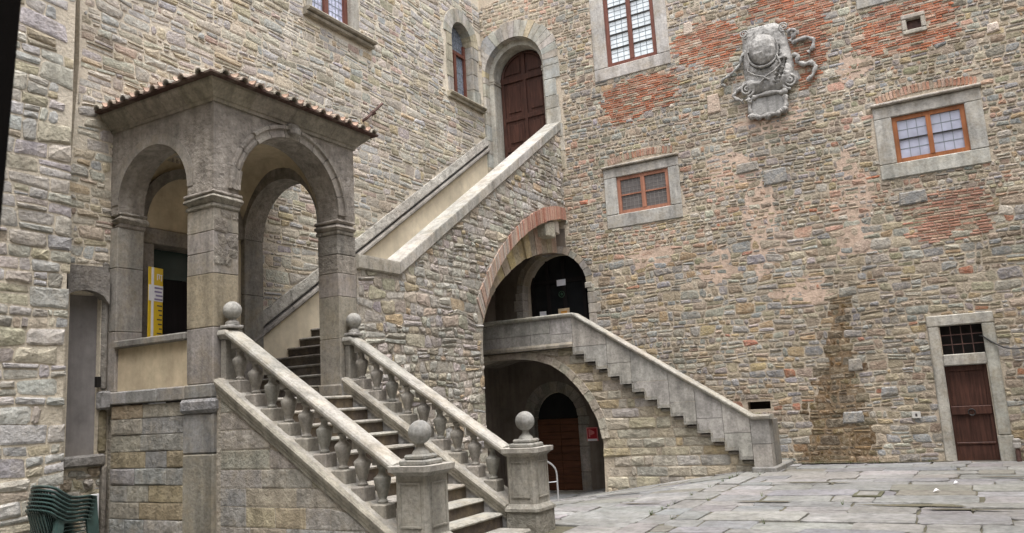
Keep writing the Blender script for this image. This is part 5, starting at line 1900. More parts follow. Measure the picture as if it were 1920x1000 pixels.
# ================================================================== LOWER STAIR
def make_lower_stair():
    rng = random.Random(71)
    st = thing('lower_staircase', 'short stone stair with stepped parapet rising to the arched glass door', 'staircase', (-7.0, 18.6, 0.0))
    YP = 17.86      # parapet face
    YW = 17.99      # face of the wall below
    def MP(u, v, d): return (u, YP - d, v)
    def MW(u, v, d): return (u, YW - d, v)
    SL = (3.78 - 1.16) / (8.40 - 4.34)
    def capz(x):
        if x < -8.40: return 3.83
        if x > -4.34: return 1.19
        return 3.83 - (x + 8.40) * (3.83 - 1.19) / (8.40 - 4.34)
    # stepped lower edge
    nst = 14
    sx0, sx1, sz0, sz1 = -8.44, -4.38, 2.96, 0.22
    run, drop = (sx1 - sx0) / nst, (sz0 - sz1) / nst
    edge = [(-11.55, 3.0), (sx0, 3.0)]
    for k in range(nst):
        x, z = sx0 + run * k, 3.0 - drop * (k + 1)
        edge += [(x, z), (x + run, z)]
    # parapet slabs: cut into upright ashlar pieces
    cuts = [-11.55, -10.9, -10.2, -9.6, -9.05, -8.44]
    k = 0
    while k < nst:
        s_ = rng.choice((2, 3))
        k = min(nst, k + s_)
        cuts.append(sx0 + run * k)
    cuts.append(-3.98)
    def low(x):
        if x < sx0: return 3.0
        if x > sx1: return 0.10
        return 3.0 - drop * (min(nst - 1, int((x - sx0) / run + 1e-6)) + 1)
    for a, b in zip(cuts, cuts[1:]):
        def outline(zlo_frac, zhi_frac):
            bot = []
            x = a
            pts = [a] + [sx0 + run * j for j in range(nst + 1) if a + 1e-4 < sx0 + run * j < b - 1e-4] + [b]
            for p, q in zip(pts, pts[1:]):
                mid = (p + q) / 2
                bot += [(p, low(mid)), (q, low(mid))]
            top = [(b, capz(b) - 0.10), (a, capz(a) - 0.10)]
            if a < -8.40 < b: top.insert(1, (-8.40, capz(-8.40) - 0.10))
            if a < -4.34 < b: top.insert(1, (-4.34, capz(-4.34) - 0.10))
            return bot, top
        bot, top = outline(0, 1)
        # two courses
        zm = 0.5 * (max(p[1] for p in bot) + min(p[1] for p in top)) + rng.uniform(-.08, .08)
        g = 0.005
        ok = zm > max(p[1] for p in bot) + 0.06 and zm < min(p[1] for p in top) - 0.06
        def ins(P): return [(min(max(p[0], a + g), b - g), p[1]) for p in P]
        pal = [(3, (0.41, 0.395, 0.36)), (2, (0.40, 0.388, 0.358)), (1, (0.425, 0.405, 0.36))]
        if ok:
            for P in (bot + [(b, zm - g), (a, zm - g)], [(a, zm + g), (b, zm + g)] + top):
                mb = MB()
                mb.prism(ins(P), MP, -0.28, rng.uniform(0, 0.004), pick(rng, pal, 0.05))
                mb.build('parapet_stone', M_STAINED, st)
        else:
            mb = MB()
            mb.prism(ins(bot + top), MP, -0.28, rng.uniform(0, 0.004), pick(rng, pal, 0.05))
            mb.build('parapet_stone', M_STAINED, st)
    # moulded lip following the stepped edge
    for k in range(nst):
        x, z = sx0 + run * k, 3.0 - drop * (k + 1)
        mb = MB()
        mb.box(x + 0.0, x + run - 0.002, YP - 0.035, YP + 0.10, z + 0.0, z + 0.045, (0.30, 0.29, 0.26))
        mb.box(x + 0.0, x + 0.035, YP - 0.034, YP + 0.10, z + 0.047, z + drop - 0.002, (0.30, 0.29, 0.26))
        mb.box(x + 0.045, x + run - 0.002, YP - 0.018, YP + 0.10, z + 0.048, z + 0.075, (0.31, 0.30, 0.27))
        mb.build('edge_moulding', M_ASHLAR, st)
        # tread end showing below the moulding
        tb = MB()
        tb.cbox(x + 0.03, x + run + 0.02, YP + 0.025, YP + 0.3, z - 0.085, z - 0.003, 0.02, jit((0.24, 0.22, 0.19), rng), 1, rng)
        tb.build('tread_end', M_WORN, st)
    mb = MB()
    mb.sweep([(0.0, 0.0), (0.05, 0.0), (0.055, 0.06), (0.02, 0.12), (0.0, 0.12)], [((x, YP, 3.0), (0, -1, 0), (0, 0, 1)) for x in (-11.55, sx0)], (0.30, 0.275, 0.23))
    mb.build('landing_moulding', M_ASHLAR, st)
    # coping
    prof = [(0.055, 0.0), (0.07, -0.03), (0.06, -0.07), (0.03, -0.10), (-0.33, -0.10), (-0.35, -0.03), (-0.34, 0.0)]
    xs = [-11.55, -10.6, -9.5, -8.40, -7.5, -6.4, -5.4, -4.34, -3.93]
    for a, b in zip(xs, xs[1:]):
        mb = MB()
        mb.sweep(prof, [((x, YP, capz(x) + 0.0), (0, -1, 0), (0, 0, 1)) for x in (a + 0.002, b - 0.002)], jit((0.38, 0.365, 0.32), rng, .06))
        mb.build('coping_stone', M_ASHLAR, st)
    # wall below with its great arch
    AR = [(-7.93, -0.8), (-7.92, -0.35), (-7.88, 0.69), (-7.97, 1.2), (-8.18, 1.66), (-8.42, 2.0), (-8.76, 2.36), (-9.12, 2.6), (-9.6, 2.76), (-10.2, 2.83), (-10.94, 2.84), (-11.55, 2.7)]
    under = []
    for k in range(nst):
        x, z = sx0 + run * k, 3.0 - drop * (k + 1)
        under += [(x, z), (x + run, z)]
    region = AR[::-1] + [(-4.3, -0.8), (-4.3, 0.2)] + under[::-1] + [(sx0, 2.99), (-11.55, 2.99)]
    wl = MB()
    wl.prism(region, MW, -0.5, 0.0)
    wl.build('lower_wall', M_MORTAR, st, recalc=False)
    AI = resample(AR[1:], 26)
    ringp = []
    for i, p in enumerate(AI):
        a, b = AI[max(0, i - 1)], AI[min(len(AI) - 1, i + 1)]
        t = Vector((b[0] - a[0], b[1] - a[1])).normalized()
        nn = Vector((t.y, -t.x))
        if nn.x < 0 and i < 5: nn = -nn
        ringp.append((p, nn))
    outp = []
    for i, (p, nn) in enumerate(ringp):
        if nn.y < 0: nn = -nn
        if i < 4: nn = Vector((1, 0.1))
        outp.append((p[0] + nn.x * 0.20, min(p[1] + nn.y * 0.20, 2.97 if p[0] < sx0 else 9)))
    for k in range(5, 25):
        P = [AI[k], outp[k], outp[k + 1], AI[k + 1]]
        if area2(P) < 0: P = P[::-1]
        c = (sum(p[0] for p in P) / 4, sum(p[1] for p in P) / 4)
        P = [(p[0] + (c[0] - p[0]) * 0.03, p[1] + (c[1] - p[1]) * 0.03) for p in P]
        mb = MB()
        mb.prism(P, MW, -0.45, 0.035 + rng.uniform(0, 0.03), jit((0.45, 0.405, 0.33), rng, .12))
        mb.build('voussoir', M_NEAR, st)
    ringhole = AI[5:] + outp[5:][::-1]
    polys = rubble(-11.5, -4.3, -0.8, 3.0, (0.19, 0.27), (1.2, 3.6), rng, 91.0, gap=0.008, wav=0.12, split=0.06, holes=[ringhole], region=region, regular=0.55)
    pal = [(3, (0.46, 0.425, 0.345)), (2, (0.48, 0.425, 0.315)), (1, (0.42, 0.40, 0.355)), (0.8, (0.45, 0.37, 0.24))]
    lay(polys, MW, st, M_NEAR, 'stone', lambda u, v, r: pick(r, pal), rng, proud=(0.004, 0.035), rough=1.4)
    # vault below the landing
    v = MB()
    path = resample(AR, 30)
    ny = 5
    V = []
    for i in range(ny + 1):
        y = YW + 0.48 + (YM - YW - 0.48) * i / ny
        for p in path:
            V.append((p[0] + 0.01 * noise.noise((p[0] * 3, y * 3, p[1] * 3)), y, p[1] + 0.012 * noise.noise((p[0] * 4, y * 4, p[1])) - 0.004))
    W_ = len(path)
    v.add(V, [(i * W_ + k, i * W_ + k + 1, (i + 1) * W_ + k + 1, (i + 1) * W_ + k) for i in range(ny) for k in range(W_ - 1)], (0.21, 0.185, 0.15))  # shade beneath the landing is put into this darker tint
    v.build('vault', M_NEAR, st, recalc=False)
    # body, landing and steps behind the parapet
    lb = MB()
    lb.box(-11.55, -8.44, YP + 0.285, YM - 0.005, 2.88, 3.02)
    lb.build('landing', M_PAVE, st)
    for k in range(nst):
        x, z = sx0 + run * k, 3.02 - drop * (k + 1)
        mb = MB()
        mb.cbox(x, x + run + 0.04, YP + 0.285, YM - 0.005, z - 0.24, z, 0.01, jit((0.30, 0.29, 0.27), rng), 1, rng)
        mb.build('step', M_ASHLAR, st)
    cr = MB()
    cr.prism([(-7.87, -0.8), (-4.35, -0.8), (-4.35, 0.2), (-8.05, 2.66), (-8.0, 1.4)], lambda u, v, d: (u, YW + 0.5 + d, v), 0.0, YM - YW - 0.51)
    cr.build('stair_core', M_MORTAR_G, st)
    # end block on the pavement and its plinth running back to the wall
    eb = MB()
    eb.cbox(-4.42, -3.90, YP - 0.10, YM - 0.01, -0.12, 0.10, 0.015, (0.27, 0.265, 0.25), 1, rng)
    eb.build('plinth', M_ASHLAR, st)
    ew = MB()
    ew.cbox(-4.12, -3.985, YP + 0.282, YP + 0.9, 0.102, 1.08, 0.01, (0.22, 0.21, 0.19), 1, rng)
    ew.build('newel_side', M_ASHLAR, st)
make_lower_stair()

# ================================================================== FRONT STAIR
YN, YF = 7.99, 10.59       # centre lines of the balustrades
SLP = 0.6655
def noz(x): return LZ - SLP * (x + 8.95)
def make_front_stair():
    rng = random.Random(81)
    st = thing('front_staircase', 'broad front stair of worn grey steps between the two balustrades', 'staircase', (-7.5, 9.3, 0.0))
    core = MB()
    core.prism([(-9.2, -0.4), (-5.85, -0.4), (-9.2, 1.83)], lambda u, v, d: (u, d, v), 7.90, 10.7)
    core.build('stair_core', M_MORTAR_G, st)
    for k in range(10):
        x1 = -8.95 + 0.305 * k
        z = LZ - 0.203 * k
        mb = MB()
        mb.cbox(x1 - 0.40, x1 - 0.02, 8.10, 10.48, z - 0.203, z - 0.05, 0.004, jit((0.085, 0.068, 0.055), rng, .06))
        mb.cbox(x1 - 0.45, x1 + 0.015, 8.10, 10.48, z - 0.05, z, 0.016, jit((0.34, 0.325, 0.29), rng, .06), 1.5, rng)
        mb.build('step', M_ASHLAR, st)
    # bottom step, wider
    mb = MB()
    mb.cbox(-6.4, -5.72, 8.22, 10.34, -0.2, LZ - 2.03 + 0.0, 0.016, (0.34, 0.325, 0.29), 1.5, rng)
    mb.build('step', M_ASHLAR, st)
    # string walls: near one with coursed ashlar face
    for (yc, nm) in ((YN, 0), (YF, 1)):
        y0, y1 = yc - 0.20, yc + 0.20
        sw = MB()
        P = [(-9.16, -0.5), (-5.66, -0.5), (-5.66, 0.02), (-6.13, 0.30), (-9.16, 0.30 + SLP * 3.03)]
        if nm == 1:
            P = [(-9.2, -0.5)] + P[1:4] + [(-9.2, 0.30 + SLP * 3.07)]
        sw.prism(P, lambda u, v, d: (u, d, v), y0 + 0.0, y1)
        sw.build('string_wall', M_MORTAR_G if nm == 0 else M_ASHLAR, st)
        # moulded string along the slope, both faces
        for side in (-1, 1):
            ym = y0 if side < 0 else y1
            A = (0, side, 0)
            xs = [-9.13, -8.2, -7.15, -6.12]
            for a, b in zip(xs, xs[1:]):
                mb = MB()
                prof = [(0.0, -0.02), (0.012, -0.20), (0.03, -0.21), (0.035, -0.16), (0.05, -0.14), (0.055, -0.09), (0.075, -0.07), (0.085, -0.02), (0.07, 0.005), (0.0, 0.01)]
                mb.sweep(prof, [((x, ym, 0.33 + SLP * (-6.13 - x)), A, (0, 0, 1)) for x in (a + 0.002, b - 0.002)], jit((0.34, 0.32, 0.27), rng, .05))
                mb.build('string_moulding', M_CARVED, st)
    # top slab on the string between the mouldings
    for yc in (YN, YF):
        mb = MB()
        mb.sweep([(-0.2, -0.05), (0.2, -0.05), (0.2, 0.012), (-0.2, 0.012)], [((x, yc, 0.33 + SLP * (-6.13 - x)), (0, 1, 0), (0, 0, 1)) for x in (-9.14, -6.1)], (0.35, 0.335, 0.30))
        mb.build('string_top', M_ASHLAR, st)
    # ashlar facing below the near string
    rows = [-0.2, 0.10, 0.36, 0.62, 0.86, 1.10, 1.36, 1.62, 1.86, 2.1]
    face_y = YN - 0.20
    def MPN(u, v, d): return (u, face_y - d, v)
    top = lambda x: 0.33 + SLP * (-6.13 - x) - 0.215
    pal = [(3, (0.365, 0.345, 0.305)), (2, (0.40, 0.36, 0.28)), (1.5, (0.345, 0.34, 0.325)), (1.2, (0.40, 0.345, 0.245))]
    region = [(-9.08, -0.2), (-5.70, -0.2), (-5.70, top(-5.72)), (-9.08, top(-9.08))]
    for i in range(len(rows) - 1):
        x = -9.08
        while x < -5.7:
            w = rng.uniform(0.4, 1.0)
            z0, z1 = rows[i] + 0.006, rows[i + 1] - 0.006
            a, b = x + 0.006, min(x + w, -5.7) - 0.006
            x += w
            if b - a < 0.06: continue
            P = [(a, z0), ((a + b) / 2, z0), (b, z0), (b, (z0 + z1) / 2), (b, z1), ((2 * b + a) / 3, z1), ((a + b) / 2, z1), ((2 * a + b) / 3, z1), (a, z1), (a, (z0 + z1) / 2)]
            if min(top(p[0]) - p[1] for p in P[:3]) < -0.1 and top(a) < z0: continue
            Q = []
            for p in P:
                if p[1] > top(p[0]):
                    if top(p[0]) > z0:
                        p = (p[0], top(p[0]))
                    else:
                        xx = -6.13 - (z0 + 0.215 - 0.33) / SLP
                        p = (min(p[0], xx), min(z0 + 0.001, p[1]))
                Q.append(p)
            if abs(area2(Q)) < 0.006: continue
            mb = MB()
            stone_geo(mb, Q, MPN, rng.uniform(0.002, 0.012), rng, pick(rng, pal), inset=0.016, rough=1.6)
            mb.build('stone', M_BASE, st, recalc=False)
make_front_stair()

BAL_COL = (0.285, 0.272, 0.245)
def make_balustrade():
    """built about its own foot: x runs with the world, y = 0 on the centre line"""
    rng = random.Random(91)
    bl = thing('balustrade', 'near stone balustrade with urn balusters beside the ashlar stair flank', 'balustrade', (-5.87, YN, 0.0), 'balustrades of the front stair')
    ox = -5.87
    def X(x): return x - ox
    def stz(x): return 0.342 + SLP * (-6.13 - x)
    # handrail in three lengths
    dz = 0.80
    prof = [(-0.13, 0.0), (-0.15, -0.03), (-0.15, -0.065), (-0.12, -0.085), (-0.11, -0.12), (-0.08, -0.135), (0.08, -0.135), (0.11, -0.12), (0.12, -0.085), (0.15, -0.065), (0.15, -0.03), (0.13, 0.0), (0.06, 0.018), (-0.06, 0.018)]
    def rz(x): return 1.12 + 0.660 * (-6.19 - x)
    xs = [-9.06, -8.0, -6.19]
    for a, b in zip(xs, xs[1:]):
        mb = MB()
        mb.sweep(prof, [((X(x), 0, rz(x)), (0, 1, 0), (0, 0, 1)) for x in (a, b - 0.003)], jit((0.385, 0.37, 0.335), rng, .05))
        mb.build('handrail', M_ASHLAR, bl, local=True, smooth=35)
    mb = MB()
    mb.sweep(prof, [((X(x), 0, rz(-9.06)), (0, 1, 0), (0, 0, 1)) for x in (-9.215, -9.063)], (0.42, 0.405, 0.365))
    mb.build('handrail', M_ASHLAR, bl, local=True, smooth=35)
    # half post against the pier
    mb = MB()
    mb.cbox(X(-9.20), X(-9.10), -0.10, 0.10, stz(-9.12) - 0.02, rz(-9.06) - 0.14, 0.01, (0.29, 0.275, 0.24))
    mb.build('half_post', M_CARVED, bl, local=True)
    # urn balusters on stepped blocks
    n_ = 9
    bpro = [(0.045, 0.0), (0.062, 0.005), (0.066, 0.025), (0.05, 0.04), (0.046, 0.055), (0.058, 0.09), (0.077, 0.15), (0.096, 0.22), (0.107, 0.275), (0.104, 0.302), (0.076, 0.322),
            (0.052, 0.345), (0.044, 0.37), (0.042, 0.40), (0.055, 0.415), (0.064, 0.43), (0.060, 0.445), (0.05, 0.45)]
    meshes = []
    for s_ in range(3):
        mb = MB()
        mb.lathe([(r_ * (1 + 0.03 * rng.uniform(-1, 1)), z) for r_, z in bpro], 0, 0, 18, jit(BAL_COL, rng, .07))
        meshes.append(mb.mesh('baluster', M_CARVED, smooth=50))
    blocks = []
    for s_ in range(2):
        mb = MB()
        mb.cbox(-0.115, 0.115, -0.115, 0.115, 0.0, 0.235, 0.012, jit((0.31, 0.295, 0.26), rng, .06), 1, rng)
        blocks.append(mb.mesh('plinth_block', M_CARVED))
    x0, x1 = -8.92, -6.46
    for k in range(n_):
        x = x0 + (x1 - x0) * k / (n_ - 1)
        top = rz(x) - 0.125
        bt = stz(x) + 0.10
        o = link('plinth_block', rng.choice(blocks), bl, local=True)
        o.location = (X(x), 0, bt - 0.235)
        o = link('baluster', meshes[k % 3], bl, local=True)
        o.location = (X(x), 0, bt)
        h = (top - 0.055) - bt
        o.scale = (1, 1, h / 0.45)
        o.rotation_euler = (0, 0, rng.random() * 6)
        cp = MB()
        cp.box(-0.085, 0.085, -0.085, 0.085, top - 0.056, top + 0.06, jit((0.28, 0.265, 0.235), rng, .05))
        q = cp.build('baluster_cap', M_CARVED, bl, local=True)
        q.location = (X(x), 0, 0)
    # newel post
    nw = MB()
    def octo(h, c_):
        return [(-h, -h + c_), (-h + c_, -h), (h - c_, -h), (h, -h + c_), (h, h - c_), (h - c_, h), (-h + c_, h), (-h, h - c_)]
    def slab(mb, h, c_, z0, z1, h2=None, col_=(0.33, 0.315, 0.275)):
        h2 = h2 or h
        a, b = octo(h, c_), octo(h2, c_)
        V = [(p[0], p[1], z0) for p in a] + [(p[0], p[1], z1) for p in b]
        mb.add(V, [tuple(range(7, -1, -1)), tuple(range(8, 16))] + [(k, (k + 1) % 8, 8 + (k + 1) % 8, 8 + k) for k in range(8)], col_)
    slab(nw, 0.235, 0.045, 0.335, 1.00)
    newel = nw.build('newel_post', M_CARVED, bl, local=True)
    for (h, c_, z0, z1, h2, nm, t) in ((0.275, 0.04, -0.25, 0.235, 0.272, 'newel_foot', (0.30, 0.285, 0.245)), (0.295, 0.05, 0.236, 0.275, 0.295, 'base_moulding', (0.35, 0.335, 0.295)),
                                       (0.285, 0.05, 0.276, 0.334, 0.24, 'base_moulding', (0.33, 0.315, 0.275)),
                                       (0.24, 0.05, 1.001, 1.05, 0.29, 'cap_moulding', (0.33, 0.315, 0.275)), (0.31, 0.065, 1.051, 1.115, 0.315, 'newel_cap', (0.41, 0.395, 0.35))):
        mb = MB()
        slab(mb, h, c_, z0, z1, h2, jit(t, rng, .04))
        mb.build(nm, M_WORN if nm == 'newel_foot' else M_CARVED, newel, local=True)
    for side in range(4):
        pm = MB()
        fr_ = 0.018
        for (a, b, c, d) in ((-0.15, 0.15, 0.91, 0.91 + fr_), (-0.15, 0.15, 0.42, 0.42 + fr_), (-0.15, -0.15 + fr_, 0.438, 0.91), (0.15 - fr_, 0.15, 0.438, 0.91)):
            pts = []
            for (u, v, w) in ((a, 0.23, c), (b, 0.23, c), (b, 0.249, c), (a, 0.249, c), (a, 0.23, d), (b, 0.23, d), (b, 0.249, d), (a, 0.249, d)):
                an = side * math.pi / 2
                pts.append((u * math.cos(an) - v * math.sin(an), u * math.sin(an) + v * math.cos(an), w))
            pm.add(pts, [(0, 3, 2, 1), (4, 5, 6, 7), (0, 1, 5, 4), (1, 2, 6, 5), (2, 3, 7, 6), (3, 0, 4, 7)], (0.32, 0.305, 0.265))
        pm.build('panel_moulding', M_CARVED, newel, local=True)
    # ball finials
    def finial(x, z, s_=1.0, nm='ball_finial'):
        mb = MB()
        mb.cbox(-0.19 * s_, 0.19 * s_, -0.19 * s_, 0.19 * s_, 0, 0.06, 0.01, (0.29, 0.285, 0.26), 1, rng)
        mb.cbox(-0.15 * s_, 0.15 * s_, -0.15 * s_, 0.15 * s_, 0.06, 0.12, 0.012, (0.29, 0.285, 0.26), 1, rng)
        mb.lathe([(0.11 * s_, 0.12), (0.10 * s_, 0.15), (0.06 * s_, 0.185), (0.045 * s_, 0.22), (0.05 * s_, 0.26)], 0, 0, 16, (0.28, 0.275, 0.25))
        mb.sphere(0, 0, 0.245 + 0.13, 0.142, 24, 14, (0.30, 0.30, 0.285))
        o = mb.build(nm, M_CARVED, bl, local=True, smooth=40, recalc=False)
        o.location = (x, 0, z)
    finial(0, 1.116)
    def topfin():
        mb = MB()
        mb.cbox(-0.12, 0.10, -0.13, 0.13, 0, 0.05, 0.01, (0.33, 0.32, 0.30), 1, rng)
        mb.lathe([(0.10, 0.05), (0.095, 0.09), (0.06, 0.12), (0.055, 0.16)], 0, 0, 16, (0.31, 0.30, 0.275))
        mb.sphere(0, 0, 0.26, 0.132, 24, 14, (0.33, 0.325, 0.30))
        o = mb.build('ball_finial', M_CARVED, bl, local=True, smooth=40, recalc=False)
        o.location = (X(-9.075), 0, rz(-9.06) + 0.018)
    topfin()
    copy_tree(bl, (-5.87, YF, 0.0), 'far stone balustrade with urn balusters against the rough stair wall')
make_balustrade()

# ================================================================== CARVED SHIELD
def make_shield():
    rng = random.Random(101)
    sh = thing('coat_of_arms', 'large weathered grey stone coat of arms with ribbons high on the wall', 'coat of arms', (-3.5, YM, 8.4))
    # body: displaced sheet with rounded edge
    mb = MB()
    nu, nv = 40, 56
    def half(t):      # half width against height 0..1 (bottom..top)
        return 0.50 + 0.10 * math.sin(t * 3.1 + 0.4) + (0.10 if t < 0.22 else 0) - 0.16 * max(0, (t - 0.86) / 0.14) ** 2 - 0.22 * max(0, (0.12 - t) / 0.12) ** 2
    z0, z1, cx = 8.82, 10.58, -3.47
    V = []
    for j in range(nv + 1):
        t = j / nv
        for i in range(nu + 1):
            s_ = 2 * i / nu - 1
            z = z0 + (z1 - z0) * t
            x = cx - 0.09 * (t - 0.5) + half(t) * s_ * (1 + 0.05 * noise.noise((t * 6, s_ * 2, 3)))
            e = 1 - abs(s_) ** 6
            ev = 1 - abs(2 * t - 1) ** 8
            d = 0.15 * e * ev - 0.02
            d += (0.025 * noise.noise((x * 3.5, z * 3.5, 1)) + 0.03 * noise.noise((x * 9, z * 9, 2)) + 0.022 * noise.noise((x * 19, z * 19, 4))) * e
            # raised rolled border
            if (abs(s_) > 0.84 and t < 0.3) or t > 0.95:
                d += 0.04 * e * ev
            # folds of drapery hanging under the boss
            if z < 9.62:
                rr_ = math.hypot((x - cx) * 0.9, z - 9.9)
                d += 0.022 * math.sin(rr_ * 17 + 2.0 * noise.noise((x * 2, z * 2, 6))) * e * ev
            # hat-shaped boss
            q = math.hypot((x - (cx - 0.05)) / 0.33, (z - 9.88) / 0.40)
            if q < 1.25:
                d += 0.21 * math.sqrt(max(0.0, 1 - q * q))
            if 0.98 < q < 1.2 and z < 9.9:
                d -= 0.07 * e
            # scrolls at the foot
            for (sx, sz, sr) in ((-0.36, 9.02, 0.22), (0.38, 8.98, 0.24), (-0.02, 8.90, 0.17)):
                q2 = math.hypot((x - cx - sx), (z - sz)) / sr
                if q2 < 1:
                    d += 0.06 * (1 - q2 * q2)
            # grooves lower right
            if 9.0 < z < 9.55:
                for o_ in (0.24, 0.34):
                    if abs((x - cx) - o_ - (z - 9.25) * 0.35) < 0.03:
                        d -= 0.09
            V.append((x, YM - max(-0.02, d) - 0.02, z))
    W_ = nu + 1
    F = [(j * W_ + i, j * W_ + i + 1, (j + 1) * W_ + i + 1, (j + 1) * W_ + i) for j in range(nv) for i in range(nu)]
    mb.add(V, F, (0.455, 0.445, 0.42))
    mb.build('shield', M_SHIELD, sh, smooth=38)
    # brim round the boss, cords hanging from it, rolled scrolls at the corners
    bz, bx_ = 9.88, -3.53
    br = MB()
    arc = [R(-205 + 230 * k / 26) for k in range(27)]
    br.tube([(bx_ + 0.37 * math.cos(a), YM - 0.19 - 0.03 * math.sin(3 * a), bz + 0.44 * math.sin(a)) for a in arc], [0.018 + 0.016 * math.sin(math.pi * k / 26) for k in range(27)], 8, (0.445, 0.435, 0.41))
    br.build('brim', M_SHIELD, sh, smooth=60)
    for sgn in (-1, 1):
        cd_ = MB()
        pts = [(bx_ + sgn * 0.33, YM - 0.20, bz - 0.22), (bx_ + sgn * 0.40, YM - 0.19, bz - 0.45), (bx_ + sgn * 0.24, YM - 0.20, bz - 0.60), (bx_ + sgn * 0.05, YM - 0.20, bz - 0.68), (bx_ - sgn * 0.10, YM - 0.20, bz - 0.80)]
        cd_.tube(pts, 0.022, 6, (0.445, 0.435, 0.41))
        cd_.build('cord', M_SHIELD, sh, smooth=60)
    for (x, z, r0, sgn) in ((-4.00, 9.00, 0.19, 1), (-2.98, 8.97, 0.20, -1), (-3.93, 10.42, 0.12, 1), (-2.98, 10.36, 0.12, -1)):
        sp_ = MB()
        pts, rad = [], []
        for k in range(27):
            a = R(-90 + sgn * 28 * k)
            q = r0 * (1 - k / 30)
            pts.append((x + q * math.cos(a), YM - 0.11 - 0.03 * k / 26, z + q * math.sin(a)))
            rad.append(0.034 * (r0 / 0.2) * (1.1 - 0.6 * k / 26))
        sp_.tube(pts, rad, 8, (0.445, 0.435, 0.41))
        sp_.build('scroll', M_SHIELD, sh, smooth=60)
    # inscription tablet with a scrolled border
    tb = MB()
    tb.cbox(-3.96, -3.16, YM - 0.07, YM, 8.30, 8.74, 0.02, (0.44, 0.435, 0.415))
    tb.build('tablet', M_SHIELD, sh)
    br = MB()
    outline = []
    for k in range(33):
        a = 2 * math.pi * k / 32
        outline.append((-3.56 + 0.43 * math.copysign(abs(math.cos(a)) ** 0.6, math.cos(a)), YM - 0.09 - 0.02 * math.sin(k * 2.4), 8.52 + 0.27 * math.copysign(abs(math.sin(a)) ** 0.6, math.sin(a))))
    br.tube(outline, [0.052 + 0.02 * math.sin(k * 1.9) for k in range(33)], 8, (0.445, 0.435, 0.41))
    for (x, z, r_) in ((-3.98, 8.30, 0.075), (-3.18, 8.30, 0.085), (-3.99, 8.72, 0.07), (-3.13, 8.74, 0.08), (-3.58, 8.22, 0.085), (-3.80, 8.24, 0.07), (-3.34, 8.24, 0.075)):
        br.sphere(x, YM - 0.10, z, r_, 12, 8, (0.435, 0.425, 0.40), wob=0.4)
    br.build('tablet_border', M_SHIELD, sh, smooth=60)
    # ribbons: folded strips
    def ribbon(pts, w, nm='ribbon'):
        mb = MB()
        pr = []
        for i, (x, z, d) in enumerate(pts):
            pr.append(Vector((x, YM - d, z)))
        path = []
        for i, p in enumerate(pr):
            t = (pr[min(i + 1, len(pr) - 1)] - pr[max(i - 1, 0)]).normalized()
            s_ = Vector((-t.z, 0, t.x))
            if s_.length < 0.1: s_ = Vector((1, 0, 0))
            s_.normalize()
            path.append((p, s_, Vector((0, -1, 0))))
        fine = []
        for i in range(len(pr) - 1):
            for t in (0, 0.34, 0.67):
                fine.append(pr[i].lerp(pr[i + 1], t))
        fine.append(pr[-1])
        rad = [w * 0.68 * (0.72 + 0.42 * abs(noise.noise(p * 5.0)) + 0.25 * math.sin(k * 1.7)) for k, p in enumerate(fine)]
        rad[0] *= 0.7
        rad[-1] *= 1.2
        mb.tube(fine, rad, 8, jit((0.445, 0.435, 0.41), rng, .05))
        mb.build(nm, M_SHIELD, sh, smooth=50)
    ribbon([(-3.98, 9.98, .06), (-4.06, 9.86, .1), (-4.10, 9.72, .07), (-4.22, 9.58, .1), (-4.40, 9.47, .08), (-4.56, 9.40, .12), (-4.62, 9.30, .08), (-4.52, 9.22, .1)], 0.065)
    ribbon([(-4.02, 9.22, .05), (-4.12, 9.10, .08), (-4.28, 9.02, .06), (-4.36, 8.92, .1), (-4.26, 8.80, .12), (-4.14, 8.74, .1)], 0.075)
    ribbon([(-2.92, 10.20, .06), (-2.80, 10.24, .12), (-2.72, 10.16, .1), (-2.80, 10.04, .08), (-2.86, 9.98, .05)], 0.085)
    ribbon([(-2.84, 9.90, .06), (-2.66, 9.94, .1), (-2.46, 9.95, .08), (-2.34, 9.84, .1), (-2.38, 9.66, .08), (-2.50, 9.58, .06)], 0.085)
    ribbon([(-2.86, 9.62, .06), (-2.72, 9.54, .12), (-2.78, 9.40, .1), (-2.62, 9.30, .07), (-2.46, 9.30, .1), (-2.36, 9.18, .09), (-2.46, 8.98, .1), (-2.60, 8.88, .1)], 0.09)
make_shield()

